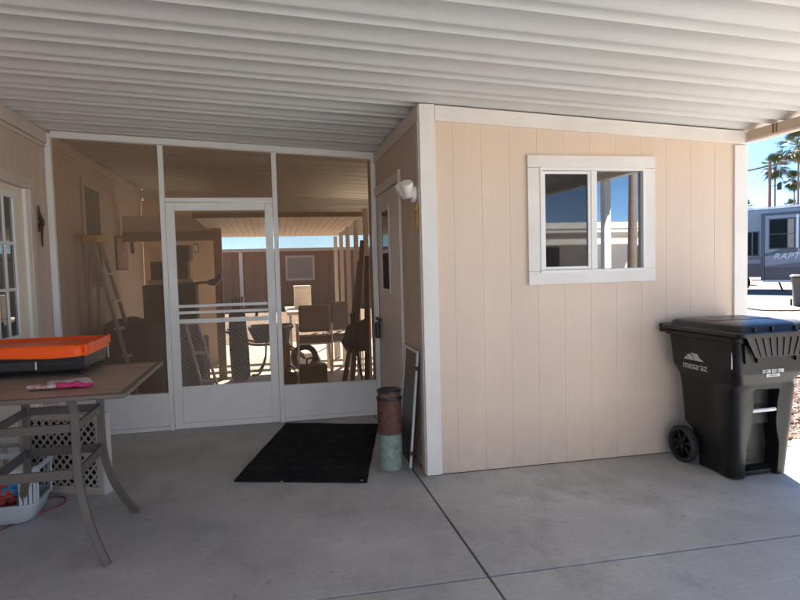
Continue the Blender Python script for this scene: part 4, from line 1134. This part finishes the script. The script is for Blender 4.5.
# scoop-like tool with knob on top of the pile
sv = thing('shovel', 'dark shovel lying on top of the crates with its blade toward the post', 'shovel', (-.9, 7.9, 1.3))
mb = MB(); mb.tube([(-1.10, 7.68, 1.285), (-.72, 7.68, 1.30)], .016, 8); obj('shaft', mb, M['wood'], sv, smooth=60)
mb = MB(); mb.prism3([(-.74, 7.68, 1.27), (-.66, 7.68, 1.255), (-.58, 7.68, 1.33), (-.585, 7.68, 1.40), (-.66, 7.68, 1.345), (-.74, 7.68, 1.325)], (0, .10, 0)); obj('blade', mb, M['black_steel'], sv, bev=.006)
# short aluminium ladder
al = thing('aluminium_ladder', 'short silver aluminium ladder leaning just inside the lower half of the screen door', 'ladder', (-.75, 6.6, 0))
a0, a1, b0, b1 = V((-.895, 6.75, .93)), V((-.775, 6.75, .935)), V((-.66, 6.45, .0)), V((-.50, 6.45, .0))
for p, q in ((a0, b0), (a1, b1)):
    mb = MB(); mb.bar(p, q, .022, .05, (0, 1, 0)); obj('rail', mb, M['alum'], al)
for t in (.04, .36, .66, .9):
    mb = MB(); mb.bar(a0.lerp(b0, t), a1.lerp(b1, t), .05, .03); obj('rung', mb, M['alum'], al)
# upright bag
bg = thing('upright_bag', 'tall dark bag standing upright behind the screen door grille', 'bag', (-.44, 8.3, 0))
mb = MB(); mb.tube([(-.42, 8.3, 0), (-.43, 8.3, .05), (-.44, 8.3, .4), (-.45, 8.3, .75), (-.45, 8.3, .86), (-.45, 8.3, .9)], [.09, .12, .125, .11, .105, .06], 18); obj('body', mb, M['dark_cloth'], bg, smooth=50)
mb = MB(); mb.tube(smoothpts([(-.36, 8.26, .9), (-.26, 8.24, .96), (-.20, 8.24, .88), (-.22, 8.24, .8)]), .018, 8); obj('strap', mb, M['black_steel'], bg, smooth=60)
mb = MB()
for k in range(4): mb.tube([(-.48+.03*k, 8.3, .86), (-.50+.04*k, 8.3, 1.06+.03*(k % 2))], .012, 8)
loose('club_shaft', mb, M['bronze'], bg)
# wheelbarrow
wb_ = thing('wheelbarrow', 'dark wheelbarrow with curved legs seen through the screen door grille', 'wheelbarrow', (-.1, 8.7, 0))
mb = MB()
def tub(z, x0, x1, y0, y1): return [mb.bm.verts.new(p) for p in ((x0, y0, z), (x1, y0, z), (x1, y1, z), (x0, y1, z))]
rr = [tub(.44, -.24, .10, 8.55, 8.9), tub(.66, -.33, .28, 8.45, 9.0), tub(.655, -.31, .26, 8.47, 8.98), tub(.46, -.22, .08, 8.57, 8.88)]
for a, b2 in zip(rr[:-1], rr[1:]):
    for k in range(4): mb.bm.faces.new((a[k], a[(k+1) % 4], b2[(k+1) % 4], b2[k]))
mb.bm.faces.new(rr[0]); mb.bm.faces.new(rr[-1]); obj('tray', mb, M['black_steel'], wb_, bev=.008)
for y in (8.55, 8.9):
    mb = MB(); mb.tube(smoothpts([(-.62, y, .62), (-.30, y, .43), (.1, y, .40), (.42, y, .2)]), .017, 8); obj('handle', mb, M['wood'], wb_, smooth=60)
    mb = MB(); mb.tube(smoothpts([(-.10, y, .41), (-.12, y, .2), (-.20, y, .03), (-.30, y, .012)]), .013, 8); obj('leg', mb, M['black_steel'], wb_, smooth=60)
mb = MB(); mb.lathe([(.11, -.04), (.18, -.035), (.19, 0), (.18, .035), (.11, .04)], (.42, 8.725, .19), 24, 'y', caps=False); obj('wheel', mb, M['tyre'], wb_, smooth=40)
# sunlit table with cloth and box
st_ = thing('white_patio_table', 'white topped table in sun at the far end of the patio', 'table', (.7, 10.4, 0))
obj('table_top', MB().box(.22, 1.0, 9.6, 11.2, .72, .755), M['white_top'], st_, bev=.004)
for x in (.27, .95):
    for y in (9.66, 11.14): obj('leg', MB().box(x-.02, x+.02, y-.02, y+.02, -.003, .719), M['alu_white'], st_)
mb = MB(); mb.box(.38, .66, 10.7, 11.0, .757, 1.10); mb.box(.37, .67, 10.69, 11.01, 1.101, 1.13); tag(obj('white_cooler', mb, M['white_top'], bev=.012), 'white lidded cooler box standing on the sunlit table', 'cooler')
def armchair(name, x, y, m, lab, h):
    t = thing(name, lab, 'chair', (x, y, 0), 0, world=False)
    mb = MB(); mb.box(-.21, .21, -.03, .05, .58, h); obj('backrest', mb, M[m], t, bev=.03, seg=3)
    mb = MB(); mb.box(-.22, .22, .0, .48, .42, .52); obj('seat', mb, M[m], t, bev=.025, seg=3)
    for sx in (-1, 1):
        mb = MB(); mb.tube(smoothpts([(sx*.22, -.02, .0), (sx*.225, 0, .40), (sx*.225, .0, .66), (sx*.235, .1, .67), (sx*.235, .42, .66), (sx*.225, .46, .60), (sx*.22, .46, 0)]), .013, 8); obj('arm_frame', mb, M['post_pink'], t, smooth=60)
    mb = MB(); mb.tube([(-.22, .0, .42), (.22, .0, .42)], .012, 8); obj('cross_bar', mb, M['post_pink'], t)
    return t
armchair('patio_chair', .55, 8.35, 'cushion', 'taupe cushioned patio chair with its back to the screen, left of the grey one', .94)
armchair('patio_chair', 1.0-.02, 8.45, 'cushion_grey', 'grey cushioned patio chair with its back to the screen, right of the taupe one', .97)
tbx = thing('tool_box', 'dark square tool box with top handle on the porch floor', 'tool box', (.47, 7.75, 0))
obj('body', MB().box(.30, .64, 7.62, 7.86, 0, .235), M['cardboard'], tbx, bev=.012); mb = MB(); mb.tube(smoothpts([(.40, 7.74, .235), (.41, 7.74, .31), (.53, 7.74, .31), (.54, 7.74, .235)]), .012, 8); obj('handle', mb, M['black_steel'], tbx, smooth=60)
hb = thing('hand_bag', 'low dark bag with loop handle left of the tool box on the porch floor', 'bag', (.19, 7.75, 0))
mb = MB(); blob(mb, (.19, 7.75, .075), (.10, .08, .085), 3); obj('body', mb, M['dark_cloth'], hb, smooth=60); mb = MB(); mb.tube(smoothpts([(.12, 7.75, .13), (.15, 7.75, .22), (.22, 7.75, .22), (.26, 7.75, .13)]), .009, 8); obj('handle', mb, M['black_steel'], hb, smooth=60)
# bucket on a stand left of right bay
bkt = thing('pail', 'grey pail with pale rim hanging at the left edge of the right screen bay', 'pail', (.13, 7.9, .45))
mb = MB(); mb.lathe([(.075, .50), (.10, .72), (.093, .72), (.07, .51)], (.12, 7.9, 0), 20); obj('body', mb, M['cushion_grey'], bkt, smooth=40); mb = MB(); mb.lathe([(.098, .712), (.106, .712), (.106, .728), (.098, .728)], (.12, 7.9, 0), 20, caps=False); obj('rim', mb, M['post_pink'], bkt, smooth=40)
mb = MB(); mb.box(.04, .20, 7.82, 7.98, 0, .498); tag(obj('plant_stand', mb, M['brown_post'], bev=.006), 'brown square stand under the grey pail', 'stand')
# timber leaning on the shed inside the porch
for i, (p, q, w) in enumerate((((.74, 6.20, 0), (.975, 6.62, 1.72), .05), ((.66, 6.25, 0), (.95, 6.70, 1.50), .045), ((.90, 6.12, 0), (.985, 6.42, 1.55), .05))):
    mb = MB(); mb.bar(p, q, w, .022, (0, 1, 0)); tag(obj('timber_length', mb, M['wood'], bev=.003), ('slim brown timber leaning second from left in the right bay', 'leftmost thin brown timber leaning against the shed in the right bay', 'rightmost brown timber leaning nearest the shed wall in the right bay')[i], 'timber', 'timber leaning inside the porch')
fc = thing('folded_chair', 'folded dark camp chair leaning among the timber in the right screen bay', 'folding chair', (.8, 6.3, 0))
mb = MB(); mb.prism3([(.655, 6.10, .70), (.73, 6.12, .86), (.93, 6.16, .92), (.95, 6.14, .60), (.72, 6.10, .58)], (.0, .035, 0)); obj('seat_cloth', mb, M['dark_cloth'], fc, bev=.01)
for a_, b_ in (((.60, 6.08, 0), (.80, 6.12, .98)), ((.90, 6.08, 0), (.76, 6.12, .98))):
    mb = MB(); mb.tube([a_, b_], .012, 8); obj('leg', mb, M['black_steel'], fc)
for cx in (.74, .93):
    mb = MB()
    P = [(cx+.06*math.cos(a), 6.04, .075+.06*math.sin(a)) for a in [2*PI*k/16 for k in range(17)]]
    mb.tube(P, .008, 6); tag(obj('cart_wheel', mb, M['tyre'], smooth=60), 'thin dark wheel ring on the floor behind the right kick panel, nearer the ' + ('door' if cx < .8 else 'shed'), 'wheel')

# far brown building beyond the patio
fb = thing('brown_home', 'long brown single storey home beyond the patio', 'house', (1, 24, 0))
obj('wall', groove_wall('x', 24, -3.2, 11, -.06, lambda a: 2.06, -3, .4, .012, .03), M['brown_wall'], fb)
obj('roof', MB().box(-3.5, 11.3, 23.7, 29, 2.065, 2.18), M['trim_tan'], fb)
obj('end_wall', MB().box(10.99, 11.0, 24.01, 29, -.06, 2.06), M['brown_wall'], fb)
for x in (.55, 5.0):
    wq = obj('window', MB().box(x, x+1.1, 23.95, 23.995, .95, 1.9), M['trim_tan'], fb); obj('pane', MB().box(x+.08, x+1.02, 23.94, 23.949, 1.03, 1.82), M['blind'], wq)
mb = MB(); mb.box(-1.15, -1.02, 23.9, 23.99, 0, 2.05); obj('downpipe', mb, M['post_pink'], fb)
for x, h in ((-.9, 7.0), (-.1, 7.5)):
    pass

# ------------------------------------------------------------------ RV, second bin, palms, pole
C = V((19.415, 21.567, 0))
rv = bpy.data.objects.new('travel_trailer', None); COL.objects.link(rv); rv.location = C; rv.rotation_euler = (0, 0, math.atan2(-.889, .457))
tag(rv, 'silver blue travel trailer with dark windows and white lettering parked across the road', 'travel trailer')
# local: +x along the side to the right/nearer, -y is outward (towards the camera)
YB = .5
def rbox(nm, x0, x1, y0, y1, z0, z1, m, par=rv, bev=0): return obj(nm, MB().box(x0, x1, y0, y1, z0, z1), M[m], par, bev=bev)
rbox('body', -6.5, 5.0, YB, YB+2.4, .62, 3.34, 'rv_side', bev=.06)
rbox('roof_edge', -6.5, 5.0, YB-.02, YB+.06, 3.345, 3.40, 'rv_white')
rbox('lower_band', -6.5, 5.0, YB-.012, YB-.002, .55, 1.12, 'rv_navy')
so = rbox('slide_out', 0, 3.9, 0, YB-.004, .46, 3.10, 'rv_side', bev=.03)
tr = MB(); tr.box(-.03, .10, -.03, .0, .45, 3.12); tr.box(.101, 3.9, -.03, -.001, 3.02, 3.12); obj('slide_trim', tr, M['rv_navy'], so)
rbox('slide_base', .02, 3.85, .02, YB, .37, .455, 'rv_white', so)
def rvpoly(nm, pts, m, par=so, y=-.006, th=.004): 
    mb = MB(); mb.prism3([(x, y, z) for x, z in pts], (0, -th, 0)); return obj(nm, mb, M[m], par)
cur = lambda n, f: [(.101 + 3.79*i/n, f(.101+3.79*i/n)) for i in range(n+1)]
lowtop = lambda x: .98 + .20*min(1, x/1.6)**.8 - .03*max(0, x-1.6)
rvpoly('lower_band', cur(20, lambda x: .47) + cur(20, lowtop)[::-1], 'rv_navy', y=-.004)
rvpoly('swoosh', cur(20, lambda x: lowtop(x)-.16*min(1, .2+x/1.2)) + cur(20, lambda x: lowtop(x)+.0)[::-1], 'rv_grey', y=-.009)
sw_hi = lambda x: 1.49 + .30*min(1, x/1.0)**1.3 + .03*x; sw_lo = lambda x: 1.42 + .14*min(1, x/1.0)**1.3 - .0*x
rvpoly('swoosh', [(x, z-.02) for x, z in cur(16, sw_lo)[:6]] + [(x, z) for x, z in cur(16, lambda x: min(1.72, sw_hi(x)))[:6]][::-1], 'rv_navy', y=-.012)
w = rbox('window', .25, 1.20, -.024, -.001, 1.68, 2.89, 'rv_navy', so, .03); rbox('pane', .29, 1.16, -.030, -.0245, 1.72, 2.85, 'rv_glass', w, .004); rbox('blind', .93, 1.15, -.032, -.0305, 1.73, 2.84, 'blind', w)
rbox('pane_rail', .29, 1.16, -.034, -.0325, 2.26, 2.285, 'rv_navy', w)
w = rbox('window', 1.33, 2.35, -.024, -.001, 1.68, 2.89, 'rv_navy', so, .03); rbox('pane', 1.37, 2.31, -.030, -.0245, 1.72, 2.85, 'rv_glass', w, .004)
rbox('window_gap_strip', 1.225, 1.305, -.010, -.001, 1.5, 3.0, 'rv_white', so)
w = rbox('window', -.80, -.30, YB-.03, YB-.001, 1.42, 2.44, 'rv_navy', rv, .03); rbox('pane', -.76, -.34, YB-.036, YB-.0305, 1.46, 2.40, 'rv_glass', w); rbox('mullion', -.57, -.53, YB-.04, YB-.0365, 1.46, 2.40, 'rv_grey', w)
mb = MB(); mb.prism3([(-6.4, YB-.005, 1.15), (-.05, YB-.005, 1.42), (-.05, YB-.005, 1.30), (-6.4, YB-.005, 1.05)], (0, -.003, 0)); obj('swoosh', mb, M['rv_grey'], rv)
t_ = text_mb('RAPTOR', .33, frame_mtx((1.15, -.016, 1.385), (1, 0, 0), (0, 0, 1)), .004, .35, 1.05)
for v in t_.bm.verts: v.co.x = 1.15 + (v.co.x-1.15)*1.15
obj('lettering', t_, M['letter_white'], so)
for cx in (-1.15, -2.1):
    mb = MB(); mb.lathe([(.20, -.11), (.36, -.11), (.38, -.07), (.38, .07), (.36, .11), (.20, .11)], (cx, YB+.3, .32), 24, 'y', caps=False); wq = obj('wheel', mb, M['tyre'], rv, smooth=40)
    mb = MB(); mb.lathe([(.001, -.06), (.19, -.09), (.20, -.08), (.20, .05)], (cx, YB+.3, .32), 20, 'y'); obj('rim', mb, M['alum'], wq, smooth=40)
for cx in (.45, 1.25, 2.4):
    mb = MB(); mb.bar((cx, .4, .46), (cx+.2, .35, .0), .05, .05); mb.box(cx+.12, cx+.28, .27, .43, -.06, -.03); obj('stabiliser_jack', mb, M['black_steel'], rv)
for cx in (-.55, -.3): rbox('step', cx-.2, cx+.2, .25, .5, .2 if cx < -.4 else .42, .24 if cx < -.4 else .45, 'black_steel')

b2n = thing('trash_bin', 'grey wheeled bin standing at the road edge in front of the trailer', 'trash bin', (14.80, 14.95, -.06), R(-40), world=False)
mb = MB(); rr = []
for hx, hy, z in ((.22, .24, .02), (.26, .30, .70), (.29, .33, .88), (.30, .34, .93)): rr.append([mb.bm.verts.new((x, y, z)) for x, y in rrect(hx, hy, .06, 6)])
n = len(rr[0])
for a, b2 in zip(rr[:-1], rr[1:]):
    for k in range(n): mb.bm.faces.new((a[k], a[(k+1) % n], b2[(k+1) % n], b2[k]))
mb.bm.faces.new(rr[0][::-1]); obj('body', mb, M['bin_grey'], b2n, smooth=40)
mb = MB(); rr = [[mb.bm.verts.new((x, y, z)) for x, y in rrect(hx, hy, .06, 6)] for hx, hy, z in ((.30, .34, .932), (.33, .37, .94), (.33, .37, .975), (.26, .30, 1.02))]
for a, b2 in zip(rr[:-1], rr[1:]):
    for k in range(n): mb.bm.faces.new((a[k], a[(k+1) % n], b2[(k+1) % n], b2[k]))
mb.bm.faces.new(rr[0][::-1]); mb.bm.faces.new(rr[-1]); obj('lid', mb, M['bin_lid'], b2n, smooth=40)
for sx in (-1, 1):
    mb = MB(); mb.lathe([(.03, -.025), (.13, -.025), (.13, .025), (.03, .025)], (sx*.27, .28, .13), 20, 'x'); obj('wheel', mb, M['black_rub'], b2n, smooth=40)
mb = MB(); mb.lathe([(.03, -.004), (.055, -.004), (.055, .004), (.03, .004)], (0, -.325, .62), 20, 'y'); obj('emblem', mb, M['letter_grey'], b2n); b2n.scale = (.92, .92, .92)

def make_palm(h, seed, crown=1.5, dead=.25):
    rnd = random.Random(seed)
    root = bpy.data.objects.new('palm_tree', None); COL.objects.link(root)
    mb = MB(); lean_ = rnd.uniform(-.25, .25)
    mb.tube([(lean_*(i/10)**2, 0, -.1+(h+.1)*i/10) for i in range(11)], [.10-.03*i/10 if i else .16 for i in range(11)], 10)
    obj('trunk', mb, M['palm_trunk'], root, smooth=60)
    top = V((lean_, 0, h)); lv, dd = MB(), MB()
    for i in range(96):
        el = rnd.uniform(-1.25, 1.35); az = rnd.uniform(0, 2*PI); isdead = el < -.75 and rnd.random() < dead*3.2
        L = crown*rnd.uniform(.8, 1.15)*(.75 if isdead else 1); d = V((math.cos(az)*math.cos(el), math.sin(az)*math.cos(el), math.sin(el)))
        tgt = dd if isdead else lv
        base = top + d*.1; mid = top + d*L*.5 + V((0, 0, -.05*L))
        tgt.bar(base, mid, .025, .015)
        side = d.cross(V((0, 0, 1))); side = side.normalized() if side.length > .05 else V((1, 0, 0)); upn = side.cross(d)
        nb_ = 13
        for k in range(nb_):
            a = (k/(nb_-1)-.5)*2.5; ld = (d*math.cos(a)+side*math.sin(a)); ll = L*.55*(1-.25*abs(a)/1.25)*rnd.uniform(.85, 1.1)
            tip = mid + ld*ll + V((0, 0, -.22*ll*(1 if el > 0 else .8))); wv = ld.cross(upn).normalized()*.020*L; m1 = mid+ld*ll*.45
            tgt.face(mid, m1-wv, tip, m1+wv)
    obj('crown', lv, M['palm_leaf'], root)
    if len(dd.bm.faces): obj('dead_fronds', dd, M['palm_dead'], root)
    return root
def at(px_dir, dist): return V((px_dir[0]*dist, px_dir[1]*dist, -.06))
PALMS = ((.680, .733, 70, 10.0, 1.6, 11, 'palm tree rising beside the utility pole beyond the trailer'),
         (.6995, .7146, 58, 10.0, 1.9, 12, 'largest palm with yellowed skirt at the right edge of the sky'),
         (.6968, .7173, 74, 9.0, 1.3, 13, 'shorter palm below the largest one at the right edge'),
         (.6545, .756, 95, 8.0, 1.3, 14, 'small distant palm top just over the trailer roof next to the shed'),
         (.693, .721, 98, 7.9, 1.3, 15, 'small distant palm top just over the trailer roof at the right edge'))
for ux, uy, dist, h, cr, sd_, lab in PALMS:
    p = make_palm(h, sd_, cr, .1 if sd_ != 12 else .45); p.location = at((ux, uy), dist); tag(p, lab, 'palm tree', 'palm trees beyond the trailer')

up_ = thing('utility_pole', 'brown wooden utility pole with crossarm and transformer left of the palms', 'utility pole', (.6755*66, .7374*66, 0))
bx, by = .6755*66, .7374*66
mb = MB(); mb.tube([(bx, by, -.1), (bx, by, 10.0)], [.15, .12], 10); obj('pole', mb, M['pole_wood'], up_, smooth=60)
ad = V((.80, -.6, .0)).normalized()
mb = MB(); mb.bar(V((bx, by, 9.55))-ad*1.9+V((0, 0, -.35)), V((bx, by, 9.55))+ad*1.3+V((0, 0, .2)), .12, .14); obj('crossarm', mb, M['pole_wood'], up_)
mb = MB(); tc = V((bx, by, 0))+ad*.75; mb.lathe([(.12, 7.3), (.20, 7.33), (.20, 7.95), (.08, 8.05)], (tc.x, tc.y, 0), 14); mb.bar((bx, by, 7.7), (tc.x, tc.y, 7.7), .06, .06); obj('transformer', mb, M['black_steel'], up_, smooth=40)
mb = MB()
for k in (-1.7, -1.0, .5, 1.2): 
    q = V((bx, by, 9.62))+ad*k+V((0, 0, .18*k)); mb.lathe([(.035, 0), (.045, .1), (.02, .2)], q[:], 8)
loose('insulator', mb, M['letter_grey'], up_)
mb = MB(); mb.tube([tc+V((0, 0, 8.0)), tc+V((0, .02, 9.4))], .02, 6); obj('drop_line', mb, M['wire'], up_)
for i, (z, k) in enumerate(((9.75, -1.5), (8.6, 0), (8.2, .05), (7.8, .05))):
    a = V((bx, by, z))+ad*k; b_ = a + V((-46, 10, 1.0)); mb = MB()
    mb.tube([a.lerp(b_, t/12)+V((0, 0, -1.6*4*(t/12)*(1-t/12))) for t in range(13)], .012, 5)
    tag(obj('power_line', mb, M['wire']), ('highest thin wire running left from the utility pole crossarm', 'second thin wire below the crossarm running left from the pole', 'third thin wire running left from the pole', 'lowest thin wire running left from the pole')[i], 'wire')

# low desert shrubs under the far trees
def shrub(x, y, r, h, lab):
    mb = MB()
    for i in range(420):
        a = random.uniform(0, 6.3); q = random.random()**.5*r; z = random.random()*h*(1-.5*(q/r)**2); c_ = V((x+q*math.cos(a), y+q*math.sin(a), z))
        n1 = V((random.uniform(-1, 1), random.uniform(-1, 1), random.uniform(-1, 1))).normalized()*.13; n2 = n1.cross(V((random.uniform(-1, 1), random.uniform(-1, 1), .3))).normalized()*.06
        mb.face(c_-n1, c_+n2, c_+n1, c_-n2)
    tag(obj('shrub', mb, M['shrub']), lab, 'shrub')

# ------------------------------------------------------------------ across the way behind the viewer (seen in the shed window)
nh = thing('neighbour_home', 'cream single storey home across the way mirrored in the shed window', 'house', (6, -16, 0))
obj('wall', MB().box(-8, 20, -19, -16, -.06, 2.75), M['cream_house'], nh); obj('roof', MB().box(-8.4, 20.4, -19.4, -15.6, 2.755, 3.0), M['trim'], nh)
for x in (-4, 1, 6.4, 10.5, 15):
    wq = obj('window', MB().box(x, x+1.4, -16.001, -15.95, 1.0, 2.1), M['trim'], nh); obj('pane', MB().box(x+.08, x+1.32, -15.949, -15.94, 1.08, 2.02), M['rv_glass'], wq)
obj('awning', MB().box(7.6, 15.4, -15.6, -12.6, 2.45, 2.52), M['cream_house'], nh)
for x in (7.7, 11.5, 15.3): obj('awning_post', MB().box(x-.05, x+.05, -12.7, -12.6, -.06, 2.448), M['wood'], nh)
mb = MB(); mb.tube([(8.28, -5.0, -.1), (8.32, -5.0, 4), (8.30, -5, 8)], [.12, .09, .08], 12); tag(obj('bare_palm_trunk', mb, M['palm_trunk'], smooth=60), 'rough brown palm trunk mirrored at the right edge of the shed window', 'pole')  # stands for a palm trunk, modelled without its crown
mb = MB(); mb.tube([(7.62, -5.0, -.1), (7.62, -5.0, 7)], [.11, .10], 12); tag(obj('utility_pole', mb, M['pole_wood'], smooth=60), 'dark wooden pole mirrored in the right pane of the shed window', 'utility pole')
struct('street', MB().prism([(-60, -12.2), (60, -12.2), (60, -7), (-60, -7)], -.059, -.04), M['kerb'])

# ------------------------------------------------------------------ light, sky, camera
EL, AZ = R(44), math.atan2(.37, .93)
sd_ = V((math.sin(AZ)*math.cos(EL), math.cos(AZ)*math.cos(EL), math.sin(EL)))
L = bpy.data.lights.new('sun', 'SUN'); L.energy = 5.0; L.angle = R(.53); L.color = (1.0, .90, .75)
lo = bpy.data.objects.new('sun', L); COL.objects.link(lo); lo.rotation_euler = (-sd_).to_track_quat('-Z', 'Y').to_euler(); lo.location = (10, 30, 30)
W = bpy.data.worlds.new('World'); S.world = W; W.use_nodes = True
nt = W.node_tree; nt.nodes.clear()
sky = nt.nodes.new('ShaderNodeTexSky'); sky.sky_type = 'NISHITA'; sky.sun_disc = False; sky.sun_elevation = EL; sky.sun_rotation = AZ
sky.air_density = .55; sky.dust_density = 0.0; sky.ozone_density = 5.0; sky.altitude = 400
bgn = nt.nodes.new('ShaderNodeBackground'); bgn.inputs['Strength'].default_value = .06
wo = nt.nodes.new('ShaderNodeOutputWorld'); hs_ = nt.nodes.new('ShaderNodeHueSaturation'); hs_.inputs['Saturation'].default_value = 1.0; hs_.inputs['Hue'].default_value = .495; nt.links.new(sky.outputs[0], hs_.inputs['Color']); nt.links.new(hs_.outputs[0], bgn.inputs[0]); nt.links.new(bgn.outputs[0], wo.inputs[0])

yaw, pit, rol = .203956745, -.056884275, -.0257915975
f = V((math.sin(yaw)*math.cos(pit), math.cos(yaw)*math.cos(pit), math.sin(pit)))
r = V((math.cos(yaw), -math.sin(yaw), 0)); u = r.cross(f)
r2 = r*math.cos(rol)+u*math.sin(rol); u2 = -r*math.sin(rol)+u*math.cos(rol)
cam = bpy.data.cameras.new('camera'); cam.sensor_width = 36; cam.lens = 36*620/800; cam.clip_start = .05; cam.clip_end = 2000
co = bpy.data.objects.new('camera', cam); COL.objects.link(co)
mx = Matrix((r2, u2, -f)).transposed().to_4x4(); mx.translation = V((0, 0, 1.45)); co.matrix_world = mx
S.camera = co
S.view_settings.view_transform = 'Standard'; S.view_settings.look = 'None'; S.view_settings.exposure = 2.46; S.view_settings.gamma = 1.04
S.view_settings.use_white_balance = True; S.view_settings.white_balance_temperature = 6000; S.view_settings.white_balance_tint = 8

S.render.engine = 'CYCLES'
S.cycles.max_bounces = 10; S.cycles.sample_clamp_indirect = 6; S.cycles.diffuse_bounces = 6; S.cycles.transparent_max_bounces = 16
for o in bpy.data.objects:
    if '_o' in o.keys(): del o['_o']
